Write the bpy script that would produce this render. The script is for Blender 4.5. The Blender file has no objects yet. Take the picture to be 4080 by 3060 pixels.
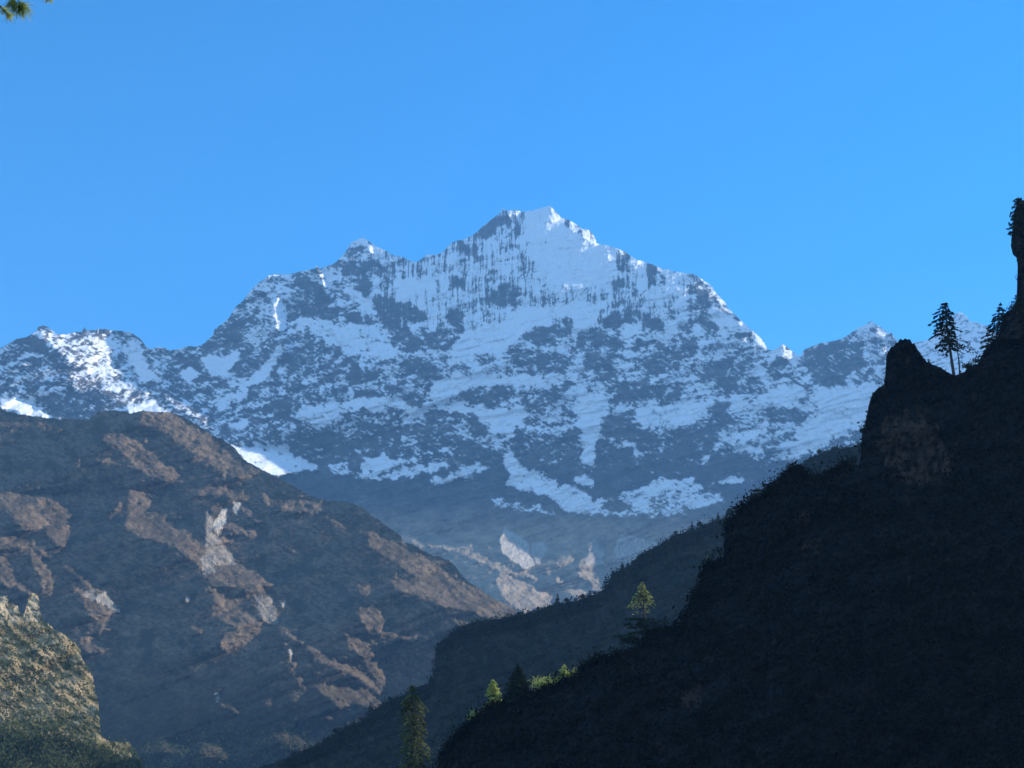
import bpy, math, random
import numpy as np
from mathutils import Vector, Matrix

# ---------------------------------------------------------------- camera, world, sun, exposure
PITCH = math.radians(15.0)
FPX = 5605.0                      # focal length in photo pixels (photo 4080 x 3060)
SUN_AZ, SUN_EL = math.radians(60), math.radians(22)
scene = bpy.context.scene
scene.unit_settings.system = 'METRIC'
cam_d = bpy.data.cameras.new('camera')
cam = bpy.data.objects.new('camera', cam_d)
scene.collection.objects.link(cam)
cam.rotation_euler = (math.pi/2 + PITCH, 0, 0)
cam_d.sensor_width = 36.0
cam_d.lens = FPX*36.0/4080.0
cam_d.clip_start = 0.2
cam_d.clip_end = 80000
scene.camera = cam

world = bpy.data.worlds.new('World'); scene.world = world; world.use_nodes = True
wn = world.node_tree; wn.nodes.clear()
w_out = wn.nodes.new('ShaderNodeOutputWorld'); w_bg = wn.nodes.new('ShaderNodeBackground')
sky = wn.nodes.new('ShaderNodeTexSky'); sky.sky_type = 'NISHITA'; sky.sun_disc = False
sky.sun_elevation = SUN_EL; sky.sun_rotation = SUN_AZ
sky.altitude = 2800; sky.air_density = 1.0; sky.dust_density = 0.3; sky.ozone_density = 2.5
hsv = wn.nodes.new('ShaderNodeHueSaturation'); hsv.inputs['Saturation'].default_value = 1.42; hsv.inputs['Hue'].default_value = 0.499
wn.links.new(sky.outputs[0], hsv.inputs['Color'])
# bright clouds added to the unseen sky behind the camera to lighten the shaded slopes
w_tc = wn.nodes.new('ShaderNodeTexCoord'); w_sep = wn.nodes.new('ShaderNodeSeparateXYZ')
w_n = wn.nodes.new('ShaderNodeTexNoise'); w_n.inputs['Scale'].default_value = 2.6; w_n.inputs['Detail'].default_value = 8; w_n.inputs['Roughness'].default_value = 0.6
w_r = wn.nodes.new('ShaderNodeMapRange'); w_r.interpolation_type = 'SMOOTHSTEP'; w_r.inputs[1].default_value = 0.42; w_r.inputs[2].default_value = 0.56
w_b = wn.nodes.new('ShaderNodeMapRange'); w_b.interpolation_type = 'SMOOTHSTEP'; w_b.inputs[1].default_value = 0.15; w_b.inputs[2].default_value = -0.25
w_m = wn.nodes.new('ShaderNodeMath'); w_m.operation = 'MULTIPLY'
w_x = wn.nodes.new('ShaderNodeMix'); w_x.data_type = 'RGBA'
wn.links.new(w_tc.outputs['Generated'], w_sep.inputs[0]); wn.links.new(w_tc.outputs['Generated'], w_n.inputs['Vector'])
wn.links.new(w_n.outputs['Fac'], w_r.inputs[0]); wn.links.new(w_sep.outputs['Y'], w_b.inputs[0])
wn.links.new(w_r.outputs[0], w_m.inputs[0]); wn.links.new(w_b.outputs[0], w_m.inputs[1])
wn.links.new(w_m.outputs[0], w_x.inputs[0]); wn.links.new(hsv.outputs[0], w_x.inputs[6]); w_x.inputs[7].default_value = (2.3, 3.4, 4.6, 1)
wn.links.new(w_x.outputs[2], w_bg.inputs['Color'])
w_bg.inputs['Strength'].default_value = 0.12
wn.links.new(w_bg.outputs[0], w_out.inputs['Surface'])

sun_d = bpy.data.lights.new('sun', 'SUN'); sun_d.energy = 5.0; sun_d.angle = math.radians(0.5)
sun_d.color = (1.0, 0.93, 0.84)
sun = bpy.data.objects.new('sun', sun_d); scene.collection.objects.link(sun)
SUNV = Vector((math.cos(SUN_EL)*math.sin(SUN_AZ), math.cos(SUN_EL)*math.cos(SUN_AZ), math.sin(SUN_EL)))
sun.rotation_euler = SUNV.to_track_quat('Z', 'Y').to_euler()

vs = scene.view_settings
vs.view_transform = 'Standard'; vs.look = 'None'; vs.gamma = 1.0; vs.exposure = 1.28; vs.use_curve_mapping = False
scene.cycles.use_adaptive_sampling = True
scene.cycles.adaptive_threshold = 0.015
scene.cycles.max_bounces = 4; scene.cycles.diffuse_bounces = 2; scene.cycles.volume_bounces = 0
scene.cycles.transparent_max_bounces = 8
scene.cycles.use_denoising = True
HAZE_DENSITY = 4.9e-5
HAZE_COLOR = (0.22, 0.53, 1.0, 1)

# ---------------------------------------------------------------- photo pixel <-> direction
CP, SP = math.cos(PITCH), math.sin(PITCH)
def px_dir(px, py):
    """azimuth (rad, + right) and v = tan(elevation) of a photo pixel"""
    px = np.asarray(px, float); py = np.asarray(py, float)
    x = (px-2040)/FPX; yu = (1530-py)/FPX
    Y = CP - yu*SP; Z = SP + yu*CP
    return np.arctan2(x, Y), Z/np.hypot(x, Y)
def dir_px(a, v):
    X = np.sin(a); Y = np.cos(a); Z = v
    f = Y*CP + Z*SP; u = -Y*SP + Z*CP
    return 2040 + FPX*X/f, 1530 - FPX*u/f
def pt(px, py, R):
    a, v = px_dir(px, py)
    return Vector((float(R*np.sin(a)), float(R*np.cos(a)), float(R*v)))

# ---------------------------------------------------------------- numpy noise
_rng = np.random.RandomState(7)
_P = _rng.permutation(4096).astype(np.int64)
_G = _rng.uniform(-1, 1, (4096, 2)); _G /= np.linalg.norm(_G, axis=1)[:, None]
def gnoise(x, y, seed=0):
    xi = np.floor(x).astype(np.int64); yi = np.floor(y).astype(np.int64)
    fx = x-xi; fy = y-yi
    def g(ix, iy, dx, dy):
        h = _P[(_P[(ix+seed*131) & 4095] + iy) & 4095]
        return _G[h, 0]*dx + _G[h, 1]*dy
    u = fx*fx*fx*(fx*(fx*6-15)+10); w = fy*fy*fy*(fy*(fy*6-15)+10)
    n0 = g(xi, yi, fx, fy)*(1-u) + g(xi+1, yi, fx-1, fy)*u
    n1 = g(xi, yi+1, fx, fy-1)*(1-u) + g(xi+1, yi+1, fx-1, fy-1)*u
    return (n0*(1-w) + n1*w)*1.5
def fbm(x, y, octv=4, seed=0, gain=0.5, ridged=False):
    s = 0; amp = 1; tot = 0
    for k in range(octv):
        n = gnoise(x, y, seed+k*17)
        if ridged: n = 1-2*np.abs(n)
        s = s + n*amp; tot += amp; amp *= gain
        x, y = (x*0.8-y*0.6)*2.05+3.1, (x*0.6+y*0.8)*2.05-1.7
    return s/tot
def fbmx(x, y, octv=4, seed=0, gain=0.5, ridged=False):
    """no rotation between octaves: keeps a stretch direction"""
    s = 0; amp = 1; tot = 0
    for k in range(octv):
        n = gnoise(x, y, seed+k*17)
        if ridged: n = 1-2*np.abs(n)
        s = s + n*amp; tot += amp; amp *= gain
        x, y = x*2.03+3.1, y*2.03-1.7
    return s/tot
def sstep(e0, e1, x):
    t = np.clip((x-e0)/(e1-e0), 0, 1); return t*t*(3-2*t)

# ---------------------------------------------------------------- traced shapes (photo coordinates through the zoom they were read from)
Z = {'1': (0, 1200, .633), '2': (900, 750, .633), '3': (2100, 750, .633), '4': (0, 2000, .639),
     '5': (1200, 1700, .7233), '7': (3200, 700, .7836), '8': (1400, 2200, .633),
     '9': (1900, 2100, .4521), 'R': (2300, 1500, .5425), 'T': (3600, 1100, .3013)}
def zp(z, pts):
    x0, y0, s = Z[z]
    return [(x0+x*s, y0+y*s) for x, y in pts]
def parse(txt):
    """lines: zoom weight x,y x,y ..."""
    out = []
    for ln in txt.strip().splitlines():
        t = ln.split()
        if len(t) < 5: continue
        pts = [tuple(float(q) for q in p.split(',')) for p in t[2:]]
        out.append((np.array(zp(t[0], pts)), float(t[1])))
    return out
def in_poly(px, py, poly):
    r = np.zeros(px.shape, bool)
    x0, y0 = poly.min(0); x1, y1 = poly.max(0)
    sel = (px >= x0) & (px <= x1) & (py >= y0) & (py <= y1)
    if not sel.any(): return r
    X = px[sel]; Y = py[sel]; c = np.zeros(X.shape, bool); n = len(poly)
    for i in range(n):
        xa, ya = poly[i]; xb, yb = poly[(i+1) % n]
        if ya == yb: continue
        k = ((ya > Y) != (yb > Y)) & (X < (xb-xa)*(Y-ya)/(yb-ya)+xa)
        c ^= k
    r[sel] = c
    return r
def poly_field(px, py, polys, base=0.0, warp=7.0, ws=26.0, seed=3):
    """weights of traced polygons over slightly crumpled coordinates"""
    wx = fbm(px/ws, py/ws, 3, seed)*warp*2; wy = fbm(px/ws, py/ws, 3, seed+50)*warp*2
    X = px+wx; Y = py+wy
    f = np.full(px.shape, float(base))
    for poly, w in polys:
        f[in_poly(X, Y, poly)] = w
    return f
def blur(f, n=1):
    for _ in range(n):
        g = np.pad(f, 1, mode='edge')
        f = (g[1:-1, 1:-1]*4 + (g[:-2, 1:-1]+g[2:, 1:-1]+g[1:-1, :-2]+g[1:-1, 2:])*2
             + g[:-2, :-2]+g[2:, 2:]+g[:-2, 2:]+g[2:, :-2])/16
    return f

def tps(ctrl):
    C = np.array([[*px_dir(c[0], c[1]), math.log(c[2])] for c in ctrl])
    n = len(C)
    def U(r2): return 0.5*r2*np.log(r2+1e-9)
    A = np.zeros((n+3, n+3)); d2 = ((C[:, None, :2]-C[None, :, :2])**2).sum(2)
    A[:n, :n] = U(d2)+np.eye(n)*2e-3; A[:n, n] = 1; A[:n, n+1:] = C[:, :2]; A[n:, :n] = A[:n, n:].T
    b = np.zeros(n+3); b[:n] = C[:, 2]
    w = np.linalg.solve(A, b)
    def f(a, v):
        s = w[n] + w[n+1]*a + w[n+2]*v
        for i in range(n):
            s = s + w[i]*U((a-C[i, 0])**2+(v-C[i, 1])**2)
        return s
    return f

CE, SE = math.cos(SUN_EL), math.sin(SUN_EL)
def relief_solve(a, v, Tp, eps=0.05, lam=44.0, iters=25):
    """relief r(a,v) of ln(range) whose sunward slope equals Tp as nearly as possible (shapes ridges and hollows)"""
    ha = a[1]-a[0]; hv = v[1]-v[0]
    A_, V_ = np.meshgrid(a, v, indexing='ij')
    sr = CE*np.sin(SUN_AZ-A_); c = SE - CE*np.cos(SUN_AZ-A_)*V_
    def da(f): g = np.zeros_like(f); g[:-1] = (f[1:]-f[:-1])/ha; return g
    def daT(g): f = np.zeros_like(g); f[1:] += g[:-1]/ha; f[:-1] -= g[:-1]/ha; return f
    def dv(f): g = np.zeros_like(f); g[:, :-1] = (f[:, 1:]-f[:, :-1])/hv; return g
    def dvT(g): f = np.zeros_like(g); f[:, 1:] += g[:, :-1]/hv; f[:, :-1] -= g[:, :-1]/hv; return f
    def op(f):
        fa = da(f); fv = dv(f); d = sr*fa+c*fv
        return daT(sr*d+eps*fa)+dvT(c*d+eps*fv)+lam*f
    b = daT(sr*Tp)+dvT(c*Tp)
    n0, n1 = Tp.shape
    ka = 2*np.pi*np.fft.fftfreq(n0)[:, None]; kv = 2*np.pi*np.fft.rfftfreq(n1)[None, :]
    sa = (2*np.sin(ka/2)/ha); sv = (2*np.sin(kv/2)/hv)
    s0, c0 = sr.mean(), c.mean()
    den = (s0*sa+c0*sv)**2 + eps*(sa**2+sv**2) + lam + 0.02*(sa**2+sv**2)
    def pre(r): return np.fft.irfft2(np.fft.rfft2(r)/den, s=r.shape)
    x = np.zeros_like(Tp); r = b-op(x); z = pre(r); p = z.copy(); rz = (r*z).sum()
    for _ in range(iters):
        Ap = op(p); al = rz/(p*Ap).sum(); x += al*p; r -= al*Ap
        z = pre(r); rz2 = (r*z).sum(); p = z+(rz2/rz)*p; rz = rz2
    return x
def sun_T(L, a, v):
    ha = a[1]-a[0]; hv = v[1]-v[0]
    A_, V_ = np.meshgrid(a, v, indexing='ij')
    q = np.gradient(L, ha, axis=0); p = np.gradient(L, hv, axis=1)
    sf = CE*np.cos(SUN_AZ-A_)
    return q*CE*np.sin(SUN_AZ-A_) + p*(SE-sf*V_) - sf

def mesh_from_grid(name, co, attrs, mat, smooth=True, keep=None):
    n0, n1 = co.shape[:2]
    idx = np.arange(n0*n1).reshape(n0, n1)
    q = np.stack([idx[:-1, :-1], idx[1:, :-1], idx[1:, 1:], idx[:-1, 1:]], -1).reshape(-1, 4)
    if keep is not None: q = q[keep.reshape(-1)]
    me = bpy.data.meshes.new(name)
    me.vertices.add(n0*n1); me.vertices.foreach_set('co', co.reshape(-1).astype(np.float32))
    me.loops.add(q.size); me.loops.foreach_set('vertex_index', q.reshape(-1).astype(np.int32))
    me.polygons.add(len(q)); me.polygons.foreach_set('loop_start', np.arange(0, q.size, 4, dtype=np.int32))
    me.polygons.foreach_set('loop_total', np.full(len(q), 4, np.int32))
    me.polygons.foreach_set('use_smooth', np.full(len(q), smooth, bool))
    for k, f in attrs.items():
        at = me.attributes.new(k, 'FLOAT', 'POINT'); at.data.foreach_set('value', f.reshape(-1).astype(np.float32))
    me.update(calc_edges=True)
    me.materials.append(mat)
    o = bpy.data.objects.new(name, me); scene.collection.objects.link(o)
    return o

LAYERS = {}
def build_layer(name, label, cat, mat, px0, px1, ridge, ctrl, y_bottom, lit=None, snow=None, extra=None, step=4.0,
                noise=None, fine=None, dark=-0.07, litT=0.32, lam=44., back=(0.05, 0.25, 0.6), steep=1.4, z_floor=-70,
                ridge_rough=4.0, litnoise=0.45, tn=0.8, passes=2, eps=0.04, dlo=0.16, ldir=(0.85, 0.52), lsc=(34., 9.), boost=None, dn=None, fringe=0, ltex=None):
    a0 = px_dir(px0, 1530)[0]; a1 = px_dir(px1, 1530)[0]
    h = step/FPX
    a = np.arange(a0, a1, h)
    rx = np.array([p[0] for p in ridge]); ry = np.array([p[1] for p in ridge])
    ra, rv = px_dir(rx, ry)
    ra = np.maximum.accumulate(ra + np.arange(len(ra))*1e-6)
    vr = np.interp(a, ra, rv)
    jit = (fbm(a*FPX/34, a*0+.5, 4, 91)+0.8*fbm(a*FPX/11, a*0+.5, 3, 92, .6, True))*ridge_rough/FPX
    vr = vr + jit
    vb = float(px_dir(2040, y_bottom)[1]); vt = vr.max()+0.01
    v = np.arange(vb, vt, h)
    A_, V_ = np.meshgrid(a, v, indexing='ij')
    PX, PY = dir_px(A_, V_)
    f0 = tps(ctrl); L = f0(A_, V_)
    N = noise(PX, PY) if noise is not None else 0*L
    L = L + N
    T0 = sun_T(L, a, v)
    Tn = np.clip(sun_T(N, a, v) + CE*np.cos(SUN_AZ-A_), -.5, .5)
    if lit is not None:
        PXc, PYc = dir_px(A_, np.minimum(V_, vr[:, None]-0.0012))
        M = poly_field(PXc, PYc, lit)
        if fringe:
            g = M
            for k_ in range(3): g = np.repeat(np.repeat(blur(g[::4, ::4], 8 if k_ == 0 else 3), 4, 0), 4, 1)[:M.shape[0], :M.shape[1]]
            M = np.where(M > 0, M, fringe*np.clip(blur(g, 3)*5, 0, 1))
        lu = PX*ldir[0]+PY*ldir[1]; lw = -PX*ldir[1]+PY*ldir[0]
        ln = fbmx(lu/lsc[0], lw/lsc[1], 4, 23, 0.6)
        M = sstep(0.42, 0.58, M + ln*litnoise*(M > 0) * 1.0)
        M = blur(M, 1)
    else: M = np.zeros_like(L)
    dl = dlo(PX, PY) if callable(dlo) else dlo
    dk = dark(PX, PY) if callable(dark) else dark
    Ta = (1-M)*np.clip(T0, dk-dl, dk) + M*(litT + tn*Tn)
    if ltex is not None: Ta = Ta + M*ltex(PX, PY)
    if dn is not None:
        Ta = Ta + (1-M)*dn(PX, PY)
    if boost is not None:
        bf = poly_field(PXc, PYc, boost, 0, 2, 20, 8); Ta = np.where(bf != 0, bf + (ltex(PX, PY)*(bf > 0) if ltex is not None else 0), Ta); M = np.maximum(M, bf > 0)
    r = 0
    for _ in range(passes):
        Tt = Ta - sun_T(L + r, a, v)
        Tt[V_ > vr[:, None]+0.03] = 0
        r = r + relief_solve(a, v, Tt, lam=lam, eps=eps)
    if fine is not None: r = r + fine(PX, PY, M)
    L = L + r
    Tf = sun_T(L, a, v); ms = M > .5
    if 0: print('  LIT', name, 'target', Ta[ms].mean(), 'got', Tf[ms].mean(), (Tf[ms] > .05).mean(), 'dark got', Tf[~ms].mean(), (Tf[~ms] > .05).mean(), 'T0', T0.mean())
    # resample each column from floor to ridge
    n1 = int((vr.max()-vb)/h)+2
    Vm = np.minimum(vb + h*np.arange(n1)[None, :], vr[:, None])
    over = vb + h*np.arange(n1)[None, :] >= vr[:, None]
    gone = over[:-1, :-1] & over[1:, :-1]
    fj = (Vm-vb)/h; j0 = np.clip(np.floor(fj).astype(int), 0, len(v)-2); fr = fj-j0
    ii = np.arange(len(a))[:, None]
    def samp(F): return F[ii, j0]*(1-fr)+F[ii, j0+1]*fr
    Lm = samp(L)
    Am = np.repeat(a[:, None], n1, 1)
    PXm, PYm = dir_px(Am, Vm)
    Mm = samp(M)
    at = extra(PXm, PYm, Mm, vr[:, None]-Vm) if extra else {}
    R = np.exp(Lm)
    co = np.stack([R*np.sin(Am), R*np.cos(Am), R*Vm], -1)
    Rr = R[:, -1]; zr = co[:, -1, 2]
    # mountain's own back: falls away behind the crest
    backs = []
    for b in back:
        rr = Rr*(1+b*0.3); dz = Rr*b*0.3*steep*(1+0.25*gnoise(a*60, a*0+b*9, 5))
        backs.append(np.stack([rr*np.sin(a), rr*np.cos(a), np.maximum(zr-dz, z_floor)], -1))
    # foot: down to the valley floor in front
    Rf = R[:, 0]; zf = co[:, 0, 2]
    dz = np.maximum(zf - z_floor, 0)
    foot = np.stack([(Rf-dz*0.9)*np.sin(a), (Rf-dz*0.9)*np.cos(a), np.minimum(zf, z_floor)], -1)
    full = np.concatenate([foot[:, None]] + [co] + [b[:, None] for b in backs], 1)
    at2 = {}
    for k, F in at.items():
        at2[k] = np.concatenate([F[:, :1], F] + [F[:, -1:]]*len(backs), 1)
    keep = np.ones((full.shape[0]-1, full.shape[1]-1), bool)
    keep[:, 1:1+gone.shape[1]] = ~gone
    o = mesh_from_grid(name, full, at2, mat, keep=keep)
    o['label'] = label; o['category'] = cat; o['kind'] = 'structure'
    print(name, co.shape, 'R', R.min(), R.max(), 'relief', r.min(), r.max())
    LAYERS[name] = dict(a=a, vr=vr, Rr=Rr, v=v, L=L, h=h, vb=vb)
    return o
def ridge_at(name, px, sink=0.0):
    """point on a layer's crest under photo column px"""
    l = LAYERS[name]
    av = float(px_dir(px, 1530)[0])
    for _ in range(4):
        i = np.interp(av, l['a'], l['vr'])
        x, y = dir_px(av, i)
        av += (px-x)/FPX
    R = float(np.interp(av, l['a'], l['Rr'])); vv = float(np.interp(av, l['a'], l['vr']))
    return Vector((R*math.sin(av), R*math.cos(av), R*vv-sink)), float(dir_px(av, vv)[1])
def surf_at(name, px, py):
    l = LAYERS[name]; av, vv = (float(q) for q in px_dir(px, py))
    i = int(np.clip(round((av-l['a'][0])/l['h']), 0, len(l['a'])-1))
    vv = min(vv, l['vr'][i])
    j = int(np.clip(round((vv-l['vb'])/l['h']), 0, len(l['v'])-1))
    R = math.exp(l['L'][i, j])
    return Vector((R*math.sin(av), R*math.cos(av), R*vv))

# ---------------------------------------------------------------- materials
def new_mat(name):
    m = bpy.data.materials.new(name); m.use_nodes = True; nt = m.node_tree
    b = nt.nodes['Principled BSDF']; b.inputs['Roughness'].default_value = 0.9
    b.inputs['Specular IOR Level'].default_value = 0.15
    return m, nt, b
def N(nt, t, **kw):
    n = nt.nodes.new(t)
    for k, v_ in kw.items(): setattr(n, k, v_)
    return n
def noise_node(nt, scale, detail=6, rough=0.6, vec=None):
    n = N(nt, 'ShaderNodeTexNoise'); n.inputs['Scale'].default_value = scale
    n.inputs['Detail'].default_value = detail; n.inputs['Roughness'].default_value = rough
    if vec is None:
        tc = N(nt, 'ShaderNodeTexCoord'); vec = tc.outputs['Object']
    nt.links.new(vec, n.inputs['Vector'])
    return n.outputs['Fac']
def ramp(nt, fac, stops):
    r = N(nt, 'ShaderNodeValToRGB'); nt.links.new(fac, r.inputs[0])
    e = r.color_ramp.elements
    while len(e) < len(stops): e.new(0.5)
    for el, (p, c) in zip(e, stops): el.position = p; el.color = (*c, 1)
    return r.outputs[0]
def mix(nt, fac, a, b):
    m = N(nt, 'ShaderNodeMix', data_type='RGBA')
    for s, x in ((0, fac), (6, a), (7, b)):
        if hasattr(x, 'links') or isinstance(x, bpy.types.NodeSocket): nt.links.new(x, m.inputs[s])
        elif s == 0: m.inputs[0].default_value = x
        else: m.inputs[s].default_value = (*x, 1)
    return m.outputs[2]
def attr(nt, name):
    n = N(nt, 'ShaderNodeAttribute', attribute_name=name); return n.outputs['Fac']
def bump(nt, b, fac, strength, dist):
    n = N(nt, 'ShaderNodeBump'); n.inputs['Strength'].default_value = strength; n.inputs['Distance'].default_value = dist
    nt.links.new(fac, n.inputs['Height']); nt.links.new(n.outputs[0], b.inputs['Normal'])

def mat_snow_mountain():
    m, nt, b = new_mat('snow_and_rock')
    n1 = noise_node(nt, 0.012, 8, 0.65); n2 = noise_node(nt, 0.05, 5, 0.7)
    rock = ramp(nt, n1, [(0.3, (0.03, 0.028, 0.03)), (0.55, (0.075, 0.068, 0.066)), (0.75, (0.17, 0.15, 0.14))])
    grass = ramp(nt, n1, [(0.3, (0.15, 0.11, 0.07)), (0.7, (0.42, 0.32, 0.21))])
    rock = mix(nt, attr(nt, 'veg'), rock, grass)
    rock = mix(nt, attr(nt, 'pale'), rock, (0.6, 0.54, 0.46))
    sn = ramp(nt, n2, [(0.3, (0.78, 0.8, 0.82)), (0.7, (0.9, 0.9, 0.91))])
    nt.links.new(mix(nt, attr(nt, 'snow'), rock, sn), b.inputs['Base Color'])
    bump(nt, b, n2, 0.6, 12.0)
    return m
def mat_hill(name, dark, mid, pale_c, green, scale, bs, bd):
    m, nt, b = new_mat(name)
    n1 = noise_node(nt, scale, 8, 0.7); n2 = noise_node(nt, scale*5, 5, 0.7)
    c = ramp(nt, n1, [(0.35, dark), (0.65, mid)])
    c2 = ramp(nt, n2, [(0.40, tuple(x*0.7 for x in dark)), (0.62, tuple(x*.85 for x in mid))])
    c = mix(nt, 0.5, c, c2)
    g = ramp(nt, n2, [(0.35, tuple(x*0.5 for x in green)), (0.65, green)])
    c = mix(nt, attr(nt, 'veg'), c, g)
    p = ramp(nt, n2, [(0.3, tuple(x*0.5 for x in pale_c)), (0.6, pale_c)])
    c = mix(nt, attr(nt, 'pale'), c, p)
    nt.links.new(c, b.inputs['Base Color'])
    bump(nt, b, n2, bs, bd)
    return m
#__LAYERS__
# ================================================================ SNOW MASSIF
B_RIDGE = zp('1', [(-1400,900),(-700,560),(-300,420),(-100,340),(0,300),(50,270),(100,240),(170,225),(230,195),(235,165),(275,155),(300,165),(340,195),(370,215),(450,205),(520,190),(530,160),(545,190),(600,180),(650,175),(700,185),(760,190),(820,200),(850,215),(890,245),(920,290),(960,300),(1000,285),(1040,295),(1065,315),(1120,305),(1160,295),(1200,282),(1225,290),(1270,280),(1310,245),(1340,220),(1350,180),(1400,140),(1440,110),(1460,70),(1490,30),(1530,0)]) \
 + zp('2', [(120,690),(150,650),(200,600),(240,575),(270,550),(330,545),(400,545),(470,525),(560,510),(570,488),(590,510),(640,490),(680,475),(720,440),(755,400),(790,340),(840,318),(870,318),(900,340),(950,370),(1000,395),(1060,425),(1100,430),(1150,455),(1200,465),(1230,445),(1270,415),(1290,420),(1330,420),(1370,400),(1400,360),(1440,335),(1480,325),(1540,305),(1590,270),(1630,230),(1680,190),(1730,150),(1745,128),(1760,145),(1830,140),(1870,150),(1920,145),(1980,125),(2040,113),(2056,128),(2106,182),(2136,196),(2171,206)]) \
 + zp('3', [(320,236),(350,262),(390,262),(420,300),(440,350),(500,358),(560,378),(620,405),(680,450),(720,460),(780,476),(850,510),(900,518),(960,535),(1040,540),(1080,558),(1130,593),(1160,615),(1180,650),(1215,690),(1245,715),(1265,760),(1310,800),(1350,840),(1400,888),(1450,925),(1490,970),(1520,1020),(1545,1022),(1580,1008),(1610,983),(1650,1015),(1700,1050),(1720,1060),(1740,1020),(1790,995),(1850,975),(1900,970),(1960,955),(2000,935),(2060,895),(2110,870),(2150,850),(2160,835),(2175,850),(2190,858)]) \
 + zp('7', [(385,768),(400,775),(430,800),(445,795),(465,825),(490,850),(560,900),(700,1000),(900,1150),(1200,1300),(1600,1500)])
A_RIDGE = zp('7', [(300,1000),(450,930),(520,870),(560,848),(600,845),(640,832),(680,800),(700,770),(740,730),(760,712),(790,697),(815,700),(830,715),(850,745),(890,748),(930,765),(980,800),(1040,850),(1120,900),(1300,1000),(1700,1200)])

B_LIT = parse('''
1 .78 255,190 330,205 400,212 520,208 680,198 740,230 780,260 780,330 820,400 850,480 900,520 970,570 960,590 860,560 800,600 720,570 600,500 500,420 420,360 360,300 290,250
1 .62 420,440 520,450 640,510 720,580 790,650 740,640 600,560 500,570 430,500
1 .55 720,570 860,570 1000,640 900,650 800,665
1 1 790,660 850,655 940,630 1000,650 1085,695 900,692 820,712
1 .72 960,330 1020,370 1080,420 1110,460 1060,500 1130,590 1200,620 1280,650 1400,720 1370,750 1330,720 1340,780 1375,822 1280,760 1180,700 1080,650 1040,590 1030,480 990,400
1 .9 845,236 880,262 905,325 860,310 850,270
1 1 1155,300 1190,285 1225,325 1180,315
1 .8 150,390 200,385 195,400 155,402
1 1 0,620 110,612 200,640 260,690 325,737 200,727 80,682 0,667
1 1 1455,905 1550,920 1700,925 1850,960 1950,1020 2020,1072 1950,1062 1880,1075 1780,1090 1700,1090 1600,1050 1530,1010
1 .6 1640,1050 1760,1060 1780,1105 1730,1115
2 .95 335,645 345,690 368,740 388,820 382,880 345,912 323,880 308,800 303,740 325,700
2 .6 350,920 400,935 442,965 425,1040 390,1048 365,980
2 .9 563,490 612,520 642,600 668,690 650,705 618,620 588,550
2 .8 775,385 810,460 790,468
2 .8 885,328 945,400 930,420 900,380
2 1 270,548 400,546 340,577 272,577
2 .9 1010,392 1060,418 1150,455 1090,462 1045,458
2 .8 720,455 752,455 740,482
2 1 1762,140 1800,148 1805,192 1780,168
2 1 1822,138 1872,146 1862,178 1822,172
3 1 148,115 178,128 218,185 250,208 200,206 165,214 148,205
3 1 272,203 322,240 327,267 288,270
3 1 328,262 390,260 428,300 442,356 400,348 358,312
3 .9 570,380 632,408 600,412
3 .9 690,458 732,470 710,482
3 .9 770,476 862,515 820,502
3 1 1073,555 1150,598 1167,620 1110,612
3 1 1140,648 1192,660 1217,692 1158,680
3 1 1185,688 1247,718 1240,742 1200,722
3 1 1170,748 1250,753 1312,795 1240,777
3 .9 1308,803 1358,862 1338,872
3 1 1408,885 1460,928 1522,1022 1460,987 1418,932
3 .8 1075,738 1102,780 1078,782
3 1 1605,980 1702,1050 1672,1088 1618,1062
3 .7 1330,935 1400,968 1380,977
7 .9 368,775 432,822 378,817
7 .8 403,868 437,873 420,902
5 1 733,122 802,122 832,147 760,142
5 .7 830,170 880,188 942,248 952,292 880,262
5 1 0,180 60,213 102,247 0,232
5 .8 240,270 330,285 320,293 250,280
5 .62 550,590 620,605 720,588 800,608 900,648 960,688 1060,738 1160,788 1260,830 1160,812 1060,782 960,732 860,692 760,662 660,662 560,622
5 .7 720,590 800,612 900,652 860,680 740,640
5 .55 780,490 810,500 800,515
5 .6 840,545 890,560 880,580
5 .8 925,610 945,660 930,665
5 .75 1120,553 1192,598 1252,640 1262,700 1292,760 1240,792 1170,742 1108,702 1093,640
5 .55 1268,640 1340,638 1362,680 1300,762 1270,702
5 .68 1180,838 1280,878 1332,908 1382,938 1392,990 1300,1000 1220,1035 1160,982 1100,932 1068,850 1100,800
5 .75 1228,790 1302,828 1312,852 1230,832
5 .8 1400,830 1452,848 1400,864
5 .7 1340,778 1382,798 1350,812
5 .6 1600,608 1642,598 1682,700 1652,770 1702,850 1642,882 1540,832 1518,760 1580,700
5 .6 1380,760 1460,720 1520,700 1500,740 1420,770
9 .9 1270,90 1300,160 1342,230 1364,302 1345,304 1308,220
9 .9 1338,88 1382,180 1414,272 1390,254 1348,160
9 .9 1438,118 1478,212 1458,207
9 .8 1470,128 1522,190 1498,192
9 .8 1220,238 1292,342 1270,322
9 .9 1078,78 1118,142 1098,137
9 .6 1280,68 1400,78 1610,140 1560,162 1400,104
9 .7 900,420 1000,398 1080,428 1155,460 1142,562 1008,552 1000,482
9 .65 760,558 900,548 1002,580 900,622 820,592
9 .7 600,338 662,353 640,372
9 .8 690,438 782,468 760,502 700,492
9 .75 1030,88 1062,98 1112,200 1122,320 1060,402 978,352 948,270 1010,200
9 .8 160,340 230,400 300,480 400,500 560,570 680,650 600,700 440,760 360,700 240,600 220,480
''')
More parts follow.
